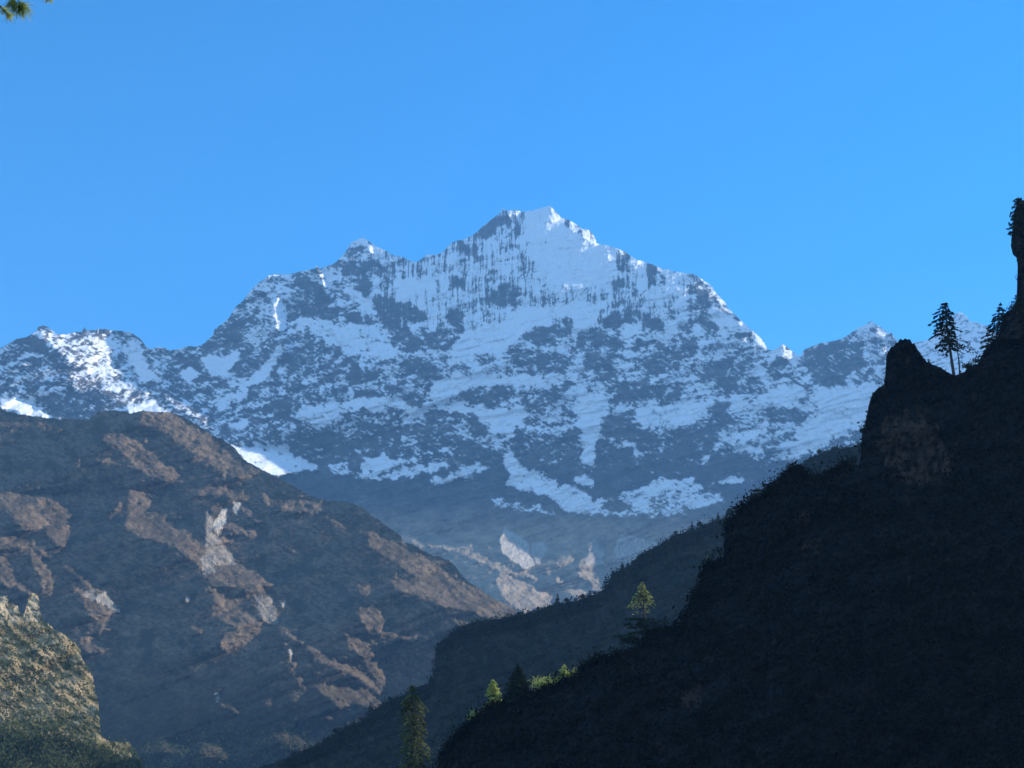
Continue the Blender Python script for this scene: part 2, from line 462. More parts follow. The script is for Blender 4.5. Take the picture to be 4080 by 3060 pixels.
B_BOOST = parse('''
1 1.7 1455,905 1550,920 1700,925 1850,960 1950,1020 2020,1072 1950,1062 1880,1075 1780,1090 1700,1090 1600,1050 1530,1010
1 1.5 960,330 1020,370 1080,420 1110,460 1060,500 1130,590 1200,620 1150,640 1090,600 1050,570 1030,480 990,400
1 1.5 1080,650 1200,625 1280,650 1400,720 1370,750 1330,720 1340,780 1375,822 1280,760 1180,700
5 1.5 1120,553 1192,598 1252,640 1262,700 1292,760 1240,792 1170,742 1108,702 1093,640
5 1.4 1600,608 1642,598 1682,700 1652,770 1702,850 1660,870 1620,780 1560,760 1590,700
9 1.6 1270,90 1300,160 1342,230 1364,302 1345,304 1308,220
9 1.6 1338,88 1382,180 1414,272 1390,254 1348,160
9 1.6 1438,118 1478,212 1458,207
9 1.4 1220,238 1292,342 1270,322
2 -1.7 335,645 300,700 290,760 290,830 320,912 350,980 365,1040 250,1040 200,900 190,760 240,660
2 2.4 335,645 345,690 368,740 388,820 382,880 365,920 400,940 430,985 415,1040 390,1048 365,980 345,912 323,880 308,800 303,740 325,700
2 -1.6 563,490 590,550 618,620 650,705 600,700 560,620 520,540
2 2.6 563,490 612,520 642,600 668,690 650,705 618,620 590,550
''')
B_SNOW = parse('''
1 -.9 110,250 230,200 330,300 420,440 420,520 330,400 230,330
1 -.9 160,440 230,430 290,480 220,490
1 -.7 330,580 500,560 700,580 780,660 700,690 560,740 400,740 280,700
1 -.5 1280,280 1400,150 1500,20 1560,60 1500,200 1520,300 1380,360 1260,330
1 -.8 1060,330 1200,320 1260,400 1320,470 1340,510 1250,520 1150,430
1 -.7 1130,530 1220,560 1240,640 1180,620
1 1 1250,350 1380,370 1510,310 1500,360 1400,480 1350,480
1 1 1340,650 1500,560 1600,450 1770,320 1720,420 1620,520 1520,620 1420,660
1 .9 1140,430 1240,440 1240,480 1160,490
1 .9 790,270 860,260 900,340 960,480 900,500 840,400
1 .22 255,190 400,212 680,198 780,260 850,480 970,570 860,560 720,570 500,420 290,250
1 .9 0,615 110,612 200,640 325,737 200,727 0,667
1 .9 790,660 940,630 1085,695 820,712
1 .9 1455,905 1550,920 1700,925 1850,960 1950,1020 2020,1072 1880,1075 1730,1100 1600,1050 1530,1010
1 .5 1600,860 1700,900 1850,930 2000,985 1850,970 1700,930
1 .5 1740,890 1860,900 1740,910
2 -1 1565,310 1620,240 1700,200 1740,150 1790,170 1780,210 1720,230 1700,290 1620,320
2 -.9 1790,250 1850,220 1860,290 1820,310
2 -.6 1370,400 1440,350 1520,340 1580,380 1560,440 1500,400 1400,420
2 -.9 390,600 480,570 560,570 600,620 640,680 560,680 480,690 400,640
2 -.8 380,740 480,700 620,690 720,720 720,800 640,840 540,820 440,810
2 -.7 720,500 800,460 880,450 960,470 1000,520 980,570 900,540 860,560 760,540
2 -.8 850,600 900,590 905,660 860,640
2 -.9 900,690 1000,680 1100,720 1240,740 1280,820 1220,850 1080,810 960,800 920,760
2 -.9 960,800 1100,830 1180,900 1220,980 1180,1060 1080,1010 1020,900
2 -.8 780,800 900,800 940,840 850,860 780,830
2 -.9 1100,1080 1250,1080 1330,1140 1420,1220 1350,1250 1240,1200 1120,1140
2 -.8 1180,1060 1280,1080 1300,1200 1280,1320 1250,1200
2 -.8 580,1110 680,1110 700,1140 640,1160 590,1140
2 -.9 760,1150 830,1100 900,1150 960,1160 960,1220 840,1230 750,1210
2 -.9 1400,570 1460,540 1510,590 1490,630 1420,620
2 -1 1680,630 1780,600 1840,680 1800,720 1720,760 1690,700
2 -.9 1390,770 1480,790 1530,860 1500,900 1420,850
2 -.8 1240,900 1400,890 1470,960 1400,1020 1280,990
2 -.8 1820,930 2000,860 2130,870 2160,920 2040,960 2020,1000 1900,980
2 -.7 1780,1000 1900,1020 2000,1040 2150,1060 2150,1160 2000,1160 1850,1180 1800,1100
2 -.9 1450,1280 1550,1260 1580,1310 1500,1320
2 -.8 1480,1330 1640,1260 1830,1240 1830,1300 1740,1380 1580,1360
2 -.9 1930,1300 2060,1280 2150,1230 2180,1200 2180,1280 2080,1310 1960,1350
2 -.8 1810,1560 1840,1500 1920,1530 1960,1570 2060,1560 2212,1510 2212,1700 1820,1700
2 -.8 1270,1420 1340,1420 1420,1500 1500,1580 1600,1600 1560,1700 1200,1700 1250,1500
2 -1 1420,1420 1440,1390 1470,1450 1440,1500
2 -1 1540,1460 1580,1440 1640,1550 1560,1560
2 -1 1000,1400 1040,1370 1110,1420 1110,1470 1030,1460
2 -.9 810,1400 850,1380 940,1430 860,1430
2 -.8 800,1500 900,1490 1100,1480 1260,1500 1240,1560 1100,1600 900,1640 780,1580
2 -.8 440,1500 600,1520 760,1540 760,1690 420,1690 400,1560
2 -.8 780,1270 900,1280 1000,1290 980,1320 840,1310
2 -.8 1040,1250 1200,1280 1280,1360 1240,1390 1120,1330
2 -.9 160,1260 280,1190 360,1240 500,1240 520,1260 380,1290 300,1250 200,1260 130,1300
2 -.8 100,1060 200,1080 240,1020 330,960 340,1010 260,1080 180,1130 80,1190 10,1230 20,1150
2 -.9 340,1040 450,1000 500,1080 480,1120 380,1120 330,1100
2 -.8 560,980 720,990 750,1030 640,1070 580,1030
2 -.7 350,1320 500,1330 560,1400 420,1460 300,1440 200,1400
2 1 1870,160 2060,200 2212,290 2212,560 2080,600 1960,560 1900,300
2 1 1400,1040 1560,900 1700,860 1850,780 2000,740 2212,720 2212,800 2050,830 1900,900 1790,960 1740,1040 1560,1070 1420,1080
2 .9 1290,1260 1340,1200 1450,1170 1600,1190 1780,1180 2000,1170 2160,1170 2000,1260 1800,1230 1640,1250 1500,1250 1400,1330 1300,1350
2 1 1300,1380 1500,1370 1700,1400 1850,1380 1900,1420 1860,1480 1800,1580 1700,1540 1560,1420
2 1 0,1320 150,1200 300,1050 350,1020 300,1130 200,1230 80,1300 0,1370
2 .6 430,830 540,820 700,850 940,870 980,960 1050,1010 1080,1060 940,1080 800,1050 620,960
2 .9 740,640 840,640 970,820 880,770
2 .6 1000,560 1300,560 1350,700 1380,860 1280,840 1150,700
2 .9 1160,840 1280,850 1350,870 1240,880 1150,870
2 .9 720,1320 900,1310 1100,1340 1250,1400 1240,1440 1000,1360 960,1400 880,1390 800,1400
2 1 30,1460 160,1460 140,1500 40,1500
2 1 310,630 370,610 440,650 330,640
2 .6 410,1460 500,1380 700,1350 740,1440 560,1500
2 .9 270,548 470,525 560,512 400,546
2 .9 303,740 335,645 388,820 345,912
2 .9 800,340 870,320 960,380 900,400 850,350
3 1 0,120 150,110 270,260 440,350 570,390 560,540 480,600 330,640 240,560 100,500 0,420
3 .9 0,820 200,740 320,700 480,720 460,830 320,900 290,960 280,780 140,800 0,920
3 .9 700,560 760,560 700,700 690,640
3 .5 760,600 900,600 1000,640 960,740 860,780 760,740
3 1 1110,780 1170,755 1300,800 1400,890 1260,870
3 .9 620,840 690,850 690,920 620,940
3 .9 1405,885 1522,1022 1460,990
3 .9 1605,980 1705,1050 1672,1088 1600,1070 1560,1030
3 -.9 570,400 660,440 600,460 600,540 570,460
3 -.9 510,590 600,570 640,600 560,620
3 -.8 740,540 780,490 840,520 800,540
3 -.9 1050,590 1090,580 1150,640 1200,720 1180,740 1100,720 1010,650
3 -.9 480,850 520,790 620,760 700,800 640,850 560,900 500,880
3 -.9 700,830 800,810 860,850 800,900 740,890
3 -.9 1020,820 1100,820 1220,880 1200,910 1060,850
3 -.9 1270,880 1400,920 1450,970 1380,960
3 -.8 320,920 460,890 560,960 560,1180 460,1190 380,1110 330,1000
3 -.9 30,900 140,870 150,980 60,980
3 -.7 0,1050 200,1040 260,1110 100,1180 0,1160
3 -.9 680,940 740,960 780,1020 700,990
3 -.7 670,1080 850,980 960,1060 960,1140 720,1170 650,1140
3 -.8 1100,1080 1400,1080 1360,1180 1300,1240 1200,1240
3 -.8 1180,1250 1320,1220 1480,1220 1420,1280 1260,1300
3 -.7 560,1210 840,1240 1000,1260 1100,1280 900,1340 700,1350 560,1280
3 -.9 220,1370 300,1380 340,1440 260,1430
3 -.9 20,1300 160,1270 270,1200 280,1250 150,1310 60,1350
3 -.9 960,1000 1040,960 1060,1040
3 -.7 1500,1400 1720,1400 1800,1440 1620,1480 1480,1440
3 -.7 1540,1100 1600,1060 1660,1100 1560,1170
3 -1 1740,1020 1850,990 2000,960 2110,980 2130,1080 2080,1160 1960,1230 1900,1260 1830,1230 1760,1120
R .9 1700,160 1800,90 1900,100 2000,60 2212,60 2150,250 2080,380 1950,400 1800,520 1700,590 1560,540 1500,530 1560,440 1640,380 1740,300 1770,220
R -.6 1930,440 2050,400 2110,390 2100,500 1900,540
R 1 0,130 240,150 220,230 190,320 150,440 140,560 40,620 40,450 0,350
R .8 610,250 820,190 1000,180 900,280 800,350 700,320 620,330
R .8 1050,450 1300,400 1370,410 1300,450 1100,490
R 1 1060,530 1200,490 1340,510 1340,560 1280,560 1200,530
R 1 910,600 1000,560 990,620 930,660
R .9 420,240 500,220 600,300 560,350 460,340
R .7 1120,180 1300,170 1400,120 1500,60 1640,60 1700,160 1500,200 1300,240 1160,270
R .9 260,460 400,510 540,570 480,570 320,510
R -1 190,340 240,250 330,290 400,240 440,330 490,400 600,470 600,560 480,530 280,460 180,430
R -1 140,510 260,510 480,590 550,700 500,790 260,880 120,830 60,760 140,640
R -1 640,560 700,400 750,370 960,380 1020,190 1090,190 1150,290 1060,400 1000,520 880,620 700,650
R -.9 280,100 400,60 620,90 600,150 450,190 300,180
R -1 950,670 1000,570 1260,570 1300,640 1200,700 1000,770
R -.8 1350,480 1600,400 1610,450 1480,520 1400,510
R -.7 1360,300 1560,250 1720,270 1700,330 1500,350
R 1 560,750 650,760 740,780 840,730 900,800 700,850 400,870 200,900 300,870 450,830
R .9 960,790 1100,760 1240,720 1200,770 1020,800
R .7 300,900 700,850 1060,860 1060,920 700,1010 400,980
R .5 1490,570 1640,560 1700,590 1560,600 1440,625
5 1 330,220 440,150 520,180 640,170 740,120 700,160 560,200 460,240 360,260
5 1 285,120 330,160 440,160 370,190 300,150
5 1 1110,150 1170,170 1240,230 1340,260 1420,310 1500,330 1560,370 1640,400 1700,400 1800,360 1760,390 1640,450 1740,490 1600,490 1450,470 1440,440 1360,380 1250,350 1120,330 1160,270 1140,210
5 .8 1050,400 1200,420 1400,470 1500,490 1300,470 1060,430
5 .8 240,270 400,260 560,290 400,292
5 .7 640,210 800,200 860,220 700,260
5 .9 1500,290 1560,270 1620,310 1560,340
5 1 1540,60 1620,40 1600,200 1550,210
5 1 730,120 805,120 835,148 760,145
5 .8 480,250 620,215 700,235 640,265 520,285
5 .8 700,290 820,258 960,248 900,290 760,302
5 .6 120,200 240,210 330,260 220,262
5 .6 860,230 960,200 1040,230 960,262
R .6 60,960 300,1020 700,1030 900,970 700,955 400,1000
R .7 700,800 900,790 1000,830 800,850
''')
B_PALE = parse('''
5 .8 1120,553 1192,598 1252,640 1262,700 1292,760 1240,792 1170,742 1108,702 1093,640
5 .6 1268,640 1340,638 1362,680 1300,762 1270,702
9 .7 1270,60 1600,140 1420,310 1250,330 1200,200
9 .5 1030,88 1112,200 1122,320 978,352 948,270
5 .5 830,170 942,248 952,292 880,262
''')
def ribs(px, py):
    """buttresses and gullies running down the face; fans out from the summit"""
    fan = (px-2050)*(1-0.28*sstep(900, 1900, py))
    wx = fbm(px/120, py/120, 3, 301)*1.1
    lean = sstep(1800, 1100, px)*(py-1000)/110
    a = fbmx(fan/58+wx-lean*.8, py/150+wx, 3, 302, 0.55, True)
    b = fbmx(fan/24+wx*2-lean*1.2, py/75, 3, 303, 0.6, True)
    return a, b
def b_dn(px, py):
    """how much each rib or ledge of the shaded wall turns towards or away from the light"""
    a, b = ribs(px+9, py); up = sstep(2080, 1800, py)
    fan = (px-2050)*(1-0.28*sstep(900, 1900, py))
    t = fbmx(fan/34+fbm(px/80, py/80, 3, 311)*1.6-sstep(1800, 1100, px)*(py-1000)/70, py/120, 4, 312, 0.62)
    l = fbmx(px/80+fbm(px/60, py/60, 2, 313)*.8, py/22+px/160, 4, 314, 0.6)
    fl = sstep(1450, 1200, py)*sstep(1350, 1650, px)*sstep(3100, 2500, px)
    k = fbmx(px/12+fbm(px/90, py/90, 2, 315)*1.5, py/160, 2, 316, 0.5)
    return (0.95*t + 0.75*l*(1-.5*fl) + 0.5*k*fl)*(0.2+0.8*up)*(0.25+0.75*sstep(900, 1300, px))
def b_noise(px, py):
    up = sstep(2050, 1750, py)
    n = fbm(px/150, py/110, 4, 11, 0.52, True)*0.014
    a, b = ribs(px, py)
    n -= (a*0.0065 + b*0.0022)*up*(0.15+0.85*sstep(1000, 1400, px))
    flt = sstep(1500, 1250, py)*sstep(1350, 1650, px)*sstep(3100, 2500, px)
    n -= fbmx(px/16+fbm(px/90, py/90, 2, 9)*1.2, py/130, 2, 61, 0.5, True)*0.0014*flt
    n += (1-up)*fbm(px/70, py/60, 4, 12, .5, True)*0.006
    return n
def b_fine(px, py, M):
    low = sstep(1900, 2100, py)
    return fbm(px/16, py/12, 3, 77, 0.55, True)*0.0004*(1-0.6*M) + fbm(px/30, py/22, 3, 87, 0.6)*0.0006*(1-0.5*M) + fbm(px/48, py/40, 4, 89, 0.55, True)*0.0016*(1-0.8*M)*(0.3+.7*sstep(900,1300,px))
def b_extra(px, py, M, below):
    f = blur(poly_field(px+fbm(px/12,py/9,3,99)*14, py+fbm(px/12,py/9,3,98)*10, B_SNOW, 0.0, 16.0, 45.0, 5), 4)
    base = 0.10 - 1.2*sstep(1720, 1990, py) + 0.12*sstep(1500, 1100, py)
    base = base - 0.16*sstep(1700, 1300, px)
    strata = fbmx(px/85+py/160+fbm(px/90, py/90, 2, 71)*.8, py/26+px/150+fbm(px/90, py/80, 2, 72)*1.6, 5, 31, 0.68)
    blob = fbm(px/55, py/36, 5, 33, 0.66)
    fl = sstep(1400, 1150, py)*sstep(1300, 1600, px)*sstep(3000, 2500, px)
    vert = fbmx(px/13+fbm(px/160, py/160, 2, 73)*1.2, py/260, 3, 37, 0.5)
    ra, rb = ribs(px, py)
    nz = (strata*0.75+blob*0.45)*(1-fl*0.45) + vert*0.3*fl - (0.14*(ra-.2)+0.14*(rb-.2))*(1-.3*fl)
    has = sstep(0.0, 0.3, np.abs(f))
    s = np.where(f > 0, f*0.75, f*0.42) + base*(1-0.7*has) + nz*(1.3-0.2*has)
    # thin dustings of snow on ledges and bare ribs showing through
    uu = px*0.86+py*0.5; ww = -px*0.5+py*0.86
    rib = fbmx(uu/38+fbm(px/50, py/50, 2, 74), ww/9, 3, 39, 0.65)*(1-fl) + fbmx(px/9+fbm(px/150, py/150, 2, 75)*1.0, py/230, 3, 38, 0.5)*fl
    fine_ = fbmx(uu/26+fbm(px/40, py/40, 2, 174)*.8, ww/8, 3, 139, 0.6)*(1-.7*fl) + 0.6*fbmx(px/30, py/9+px/120, 3, 140, .6)*(1-.8*fl)
    s = s + 0.05 + 0.32*rib + 0.55*b_dn(px, py) + 0.55*fine_
    fan = (px-2050)*(1-0.28*sstep(900, 1900, py)); wv = fbm(px/170, py/170, 2, 76)*0.9
    line = 1-2*np.abs(gnoise(fan/13+wv*2, py/300+wv, 77)*1.3); line2 = 1-2*np.abs(gnoise(fan/7+wv*3-sstep(1800,1100,px)*py/60, py/120+wv, 78)*1.3)
    s = s - (0.40*sstep(.6, .97, line)+0.28*sstep(.6, .97, line2))*(0.25+0.75*fl)*sstep(-.35, .15, fbm(px/80, py/110, 3, 79))
    s = 0.62*sstep(-0.10, 0.10, s) + 0.38*sstep(-0.34, 0.36, s + 0.5*rib)
    s = np.where(py > 2130, 0, s)
    veg = sstep(1950, 2150, py)
    pale = poly_field(px, py, B_PALE, 0, 5, 20, 8)*(0.6+0.8*np.clip(fbm(px/8, py/18, 3, 12), -.5, .5))
    return {'snow': s, 'veg': veg*(1-0.5*np.clip(pale, 0, 1)), 'pale': np.clip(pale, 0, 1)}
m_snow = mat_snow_mountain()
build_layer('snow_mountain', 'high snow and rock mountain face with a blue shaded wall', 'mountain', m_snow, -900, 4700, B_RIDGE,
    [(-900,1700,7000),(-200,1450,7200),(150,1310,7100),(500,1320,7100),(0,1700,6300),(500,1640,6200),(850,1400,8000),(1100,1200,8050),(1110,1500,7750),(1450,950,9200),(1700,1030,9300),(2000,840,9500),(2200,840,9500),
     (2800,1100,9600),(3100,1400,9700),(3450,1290,9900),(4300,1700,10500),(1300,1900,7300),(1750,1800,7500),(2200,1900,7700),(2700,1900,8000),(3300,1750,8700),
     (1000,1750,6900),(2000,1350,8550),(2600,1500,8700),(1500,1450,8200),(3300,1500,9200),
     (1500,2250,6300),(2000,2400,6100),(2500,2350,6400),(3200,2300,7000),(1200,2700,5200),(2500,2800,5200),(0,2400,5200),(4000,2400,7400)],
    2560, lit=B_LIT, noise=b_noise, fine=b_fine, extra=b_extra, step=3.4, dark=lambda x, y: -0.03-0.07*sstep(2000, 1800, y)*sstep(900, 1300, x), dlo=0.04, dn=b_dn, boost=B_BOOST, litT=1.25, tn=1.0, litnoise=0.75, ltex=lambda x, y: 1.5*fbmx((x*.75+y*.66)/30, (y*.75-x*.66)/10, 4, 522, .65), lam=6, passes=3, back=(0.1,0.4,1.0,2.0), z_floor=-60)
build_layer('distant_peak', 'faint hazy snow peak seen in the notch behind the tall pine', 'mountain', m_snow, 3350, 4600, A_RIDGE,
    [(3600,1350,12500),(4000,1300,12500),(4500,1600,12400),(3600,1700,11000),(4300,1800,11000)], 2000, noise=lambda x,y: b_noise(x,y), fine=b_fine,
    extra=lambda px,py,M,b: (lambda s: {'snow': s, 'veg': s*0, 'pale': s*0})(sstep(-.25,.05, 0.05+fbmx(px/30+py/60, py/10+px/60, 4, 31,.6)*.8+fbm(px/20,py/14,4,5)*.6)),
    step=4.0, back=(0.1,0.5,1.2), z_floor=-60)

# ================================================================ BROWN HILL ON THE LEFT
D_RIDGE = zp('1', [(-1700,1300),(-1000,760),(-500,640),(-200,660),(0,680),(60,700),(150,720),(300,740),(440,745),(560,745),(620,692),(700,690),(800,700),(820,710),(900,690),(960,700),(1080,705),(1150,730),(1250,790),(1340,850),(1400,870),(1440,900),(1480,930),(1520,980),(1560,1015),(1640,1060),(1720,1100),(1800,1140),(1900,1195),(1960,1230),(2050,1255),(2150,1262)]) \
 + zp('5', [(250,412),(300,435),(350,460),(380,490),(430,520),(500,570),(548,605),(560,640),(620,650),(680,690),(720,712),(760,718),(810,735),(850,770),(880,810),(910,850),(940,870),(1000,910),(1060,945),(1120,980),(1180,1010),(1220,1030),(1500,1250),(1900,1500)])
D_LIT = parse('''
1 .62 640,828 760,838 860,878 960,958 1080,1038 1182,1085 1060,1142 960,1102 860,1052 820,1002 740,922 660,872
1 .6 900,700 1080,708 1200,778 1340,858 1450,948 1530,1018 1640,1068 1560,1122 1400,1082 1250,1002 1150,902 1000,802 880,762
1 .72 0,1213 100,1213 200,1223 320,1213 400,1248 462,1330 452,1420 442,1510 400,1552 330,1502 280,1412 200,1452 140,1432 60,1342 0,1292
1 .85 820,1188 900,1198 950,1258 962,1310 1060,1388 1180,1458 1292,1540 1302,1642 1220,1642 1150,1572 1000,1512 880,1482 778,1422 810,1342 800,1252
1 .7 1340,1298 1420,1300 1432,1400 1380,1482 1500,1512 1400,1532 1470,1602 1482,1661 1300,1661 1290,1562 1300,1452
1 .8 1400,1310 1432,1300 1420,1400 1360,1480 1340,1400
1 .9 1480,1260 1520,1270 1490,1340 1470,1330
1 .6 1240,1188 1380,1168 1480,1188 1582,1230 1540,1262 1400,1222 1260,1222
1 .65 1430,1388 1520,1398 1622,1440 1622,1492 1500,1462 1420,1422
1 .6 1650,1208 1750,1248 1900,1248 2022,1258 2042,1312 1900,1332 1750,1312 1680,1282
1 .6 1440,1238 1560,1298 1672,1390 1640,1402 1520,1322
1 .5 0,758 150,758 300,768 420,798 380,832 200,792 0,792
1 .48 0,838 100,858 160,878 60,892 0,882
1 .6 560,988 700,988 782,1040 640,1012
1 .9 500,985 515,1010 510,1070 500,1040
1 .6 770,1260 790,1280 700,1370 690,1360
1 .55 2050,1340 2190,1420 2190,1440 2060,1370
4 .65 0,213 80,213 180,238 280,308 400,378 480,398 560,448 612,520 642,560 692,620 762,690 700,682 620,592 520,502 430,422 320,352 200,292 100,282 0,300
4 .7 190,288 240,328 312,400 342,500 332,572 260,562 250,452 200,372
4 .6 0,330 60,380 110,480 222,560 200,582 90,522 0,502
4 .72 458,508 520,558 600,618 700,678 692,720 712,792 650,792 600,732 540,652 510,592
4 .6 490,848 560,838 640,878 702,905 640,937 540,937 510,902
4 .75 1190,308 1260,328 1330,338 1420,368 1520,398 1540,428 1640,428 1720,488 1742,520 1640,522 1680,600 1600,600 1520,540 1430,520 1330,520 1270,450
4 .6 1520,540 1640,560 1690,640 1760,700 1822,800 1760,790 1660,730 1560,620
4 .72 1300,520 1400,590 1480,640 1560,700 1660,780 1560,760 1480,690 1400,640 1330,600
4 .6 1330,600 1480,688 1642,790 1620,832 1430,932 1370,902 1400,822 1500,802 1420,742 1330,702
4 .85 1740,788 1820,820 1900,868 1960,918 2100,998 2191,1048 2150,1054 2020,1002 1940,932 1870,872 1800,840
4 .62 1800,978 1870,998 1840,1042 1900,1108 1922,1182 1880,1152 1830,1062 1780,1022
4 .9 1805,920 1822,920 1820,980 1808,978
4 .75 1960,1150 2040,1138 2150,1158 2191,1198 2191,1252 2120,1302 2090,1242 2000,1182
4 .7 920,1535 1040,1498 1162,1518 1150,1562 980,1562
4 .75 1240,1560 1300,1468 1380,1498 1452,1560 1440,1602 1300,1592
4 .6 1700,1460 1790,1428 1880,1458 1922,1530 1880,1562 1800,1532
4 .8 1290,1103 1370,1106 1394,1170 1374,1204 1360,1140
4 .7 1340,1238 1502,1278 1492,1322 1400,1272
4 .75 1200,768 1282,808 1272,832 1208,792
4 .8 1155,598 1190,595 1172,642
4 .8 1755,630 1775,630 1765,665
4 .7 785,655 808,655 795,675
4 .6 1820,1200 1890,1200 1860,1260 1830,1240
4 .6 1660,1240 1710,1235 1690,1262
5 .72 360,568 420,588 520,648 640,698 740,758 850,838 940,878 1000,915 900,930 760,880 640,830 540,760 450,700 380,652
5 .95 500,860 640,830 760,880 900,928 1000,915 1060,948 1120,980 1180,1015 1172,1052 1050,1057 960,1022 870,1002 760,982 660,942 520,892
5 .72 320,958 370,988 430,998 472,1040 492,1120 572,1150 660,1148 560,1172 460,1142 380,1122 330,1062
5 .7 310,878 380,878 392,940 340,922
5 .7 240,1128 320,1168 390,1218 402,1270 462,1330 522,1400 534,1452 440,1422 380,1352 340,1262 270,1222
5 .85 0,1158 80,1208 160,1278 300,1328 390,1398 462,1450 502,1502 430,1472 350,1402 220,1332 80,1272
5 .75 80,1428 200,1418 300,1458 330,1438 462,1520 420,1562 330,1532 290,1522 210,1562 190,1482
5 .8 838,1058 942,1080 880,1102
5 .8 138,1598 182,1598 160,1622
5 .7 618,1150 662,1138 650,1182
5 .55 0,380 60,398 122,440 60,462 0,442
''')
D_PALE = parse('''
1 .9 1400,1310 1432,1300 1420,1400 1360,1480 1340,1400
1 .8 1470,1260 1520,1270 1490,1340 1465,1330
1 .35 1300,1298 1400,1530 1470,1602 1482,1661 1300,1661 1290,1562
4 .4 1250,330 1330,330 1340,440 1270,450
4 .6 1800,915 1825,915 1822,985 1805,980
4 .6 1335,1190 1365,1190 1365,1245 1340,1245
4 .6 1750,625 1778,625 1768,668
4 .6 1155,598 1190,595 1172,642
4 .35 520,560 590,540 590,600 530,595
4 .5 560,600 660,560 760,700 640,640
4 .3 1580,580 1700,600 1740,760 1640,740
''')
D_LIT = D_LIT + [(q, 1.0 if w > .5 else .7) for q, w in D_PALE]
def d_noise(px, py):
    u = px*0.80+py*0.60; w = -px*0.60+py*0.80
    n = fbm(w/130, u/420, 3, 13, 0.5, True)*0.016
    n += fbm(px/90, py/70, 4, 15, 0.5, True)*0.006
    return n
def d_fine(px, py, M):
    u = px*0.9+py*0.42; w = -px*0.42+py*0.9
    return fbm(u/22, w/10, 4, 19, 0.6)*0.0010*(0.35+0.65*M) + fbm(px/9, py/8, 3, 20, .6, True)*0.00035*(0.3+.7*M)
def d_extra(px, py, M, below):
    pale = poly_field(px, py, D_PALE, 0, 6, 12, 8)
    streak = fbmx(px/5, py/30, 3, 55, .6)
    pale = np.clip(pale*(0.7+0.9*streak), 0, 1)
    veg = sstep(2500, 2950, py+fbm(px/60, py/40, 3, 58)*200)*0.8
    u = px*.85+py*.52; w = py*.85-px*.52
    veg = np.maximum(veg, 0.65*sstep(0.0, .22, fbmx(u/42+fbm(px/60, py/60, 2, 524)*.8, w/12, 5, 523, .68)))
    veg = np.maximum(veg, 0.7*sstep(0.0, .3, fbm(px/90, py/70, 4, 59, .6)))
    return {'veg': veg, 'pale': pale}
m_brown = mat_hill('brown_hillside', (0.06,0.042,0.026), (0.26,0.18,0.11), (0.7,0.63,0.52), (0.05,0.042,0.022), 0.02, 0.8, 6.0)
build_layer('brown_hill', 'brown grassy mountainside on the left', 'hill', m_brown, -1000, 2700, D_RIDGE,
    [(-200,1600,4080),(600,1640,4050),(1200,1950,3800),(1700,2250,3560),(2100,2440,3400),(2600,2750,3150),(0,2200,3500),(800,2200,3500),(1400,2500,3300),
     (0,2700,3050),(800,2800,2980),(1600,2800,3000),(0,3200,2650),(1200,3200,2650),(2400,3200,2700)],
    3180, lit=D_LIT, noise=d_noise, fine=d_fine, extra=d_extra, step=3.4, dark=-0.06, dlo=0.08, dn=lambda x, y: 0.28*fbmx((x*.8+y*.6)/90, (y*.8-x*.6)/26, 4, 517, .6), litT=1.6, tn=1.5, litnoise=0.95, fringe=0.20, ltex=lambda x, y: 1.5*fbmx((x*.85+y*.52)/34, (y*.85-x*.52)/11, 4, 521, .65), lam=4, ridge_rough=5, passes=3)

# ================================================================ SUNLIT SPUR, BOTTOM LEFT
E_RIDGE = zp('4', [(-1400,1100),(-800,640),(-400,500),(-100,560),(0,590),(40,590),(60,640),(110,650),(130,715),(150,700),(180,600),(205,570),(240,590),(248,680),(265,740),(330,790),(400,830),(470,880),(500,920),(508,970),(545,1020),(575,1085),(582,1120),(596,1190),(612,1250),(616,1290),(620,1360),(626,1440),(650,1480),(720,1500),(800,1500),(840,1540),(865,1600),(885,1640),(900,1720),(1000,1900)])
def e_noise(px, py):
    u = px*0.75+py*0.66; w = -px*0.66+py*0.75
    return fbm(w/75, u/190, 3, 113, 0.55, True)*0.018 + fbm(w/28, u/70, 4, 115, 0.55, True)*0.009
def e_fine(px, py, M):
    return fbm(px/22, py/15, 4, 119, 0.6, True)*0.0010
E_PALE = parse('''
4 1 0,590 40,590 55,700 20,750 0,750
4 .9 55,650 110,650 115,760 60,760
4 1 150,700 205,575 245,600 245,745 150,750
4 .7 0,1230 30,1200 60,1330 20,1370
4 .6 240,1160 290,1150 260,1300
4 .5 520,1280 600,1290 590,1340
''')
def e_extra(px, py, M, below):
    pale = np.clip(poly_field(px, py, E_PALE, 0, 2, 16, 8)*(0.8+0.9*fbmx(px/6, py/40, 3, 55, .6)), 0, 1)
    pale = np.maximum(pale, 0.6*sstep(0.1, .4, fbm((px*.75+py*.66)/60, (py*.75-px*.66)/16, 4, 157, .6)))
    veg = sstep(2800, 2920, py+px*0.12+fbm(px/50, py/30, 3, 58)*120)
    veg = np.maximum(veg, 0.95*sstep(0.0, .18, fbm((px*.75+py*.66)/90, (py*.75-px*.66)/28, 4, 159, .6)))
    return {'veg': veg, 'pale': pale}
m_spur = mat_hill('sunlit_spur', (0.20,0.14,0.065), (0.56,0.40,0.21), (0.58,0.44,0.27), (0.18,0.15,0.06), 0.014, 0.6, 6.0)
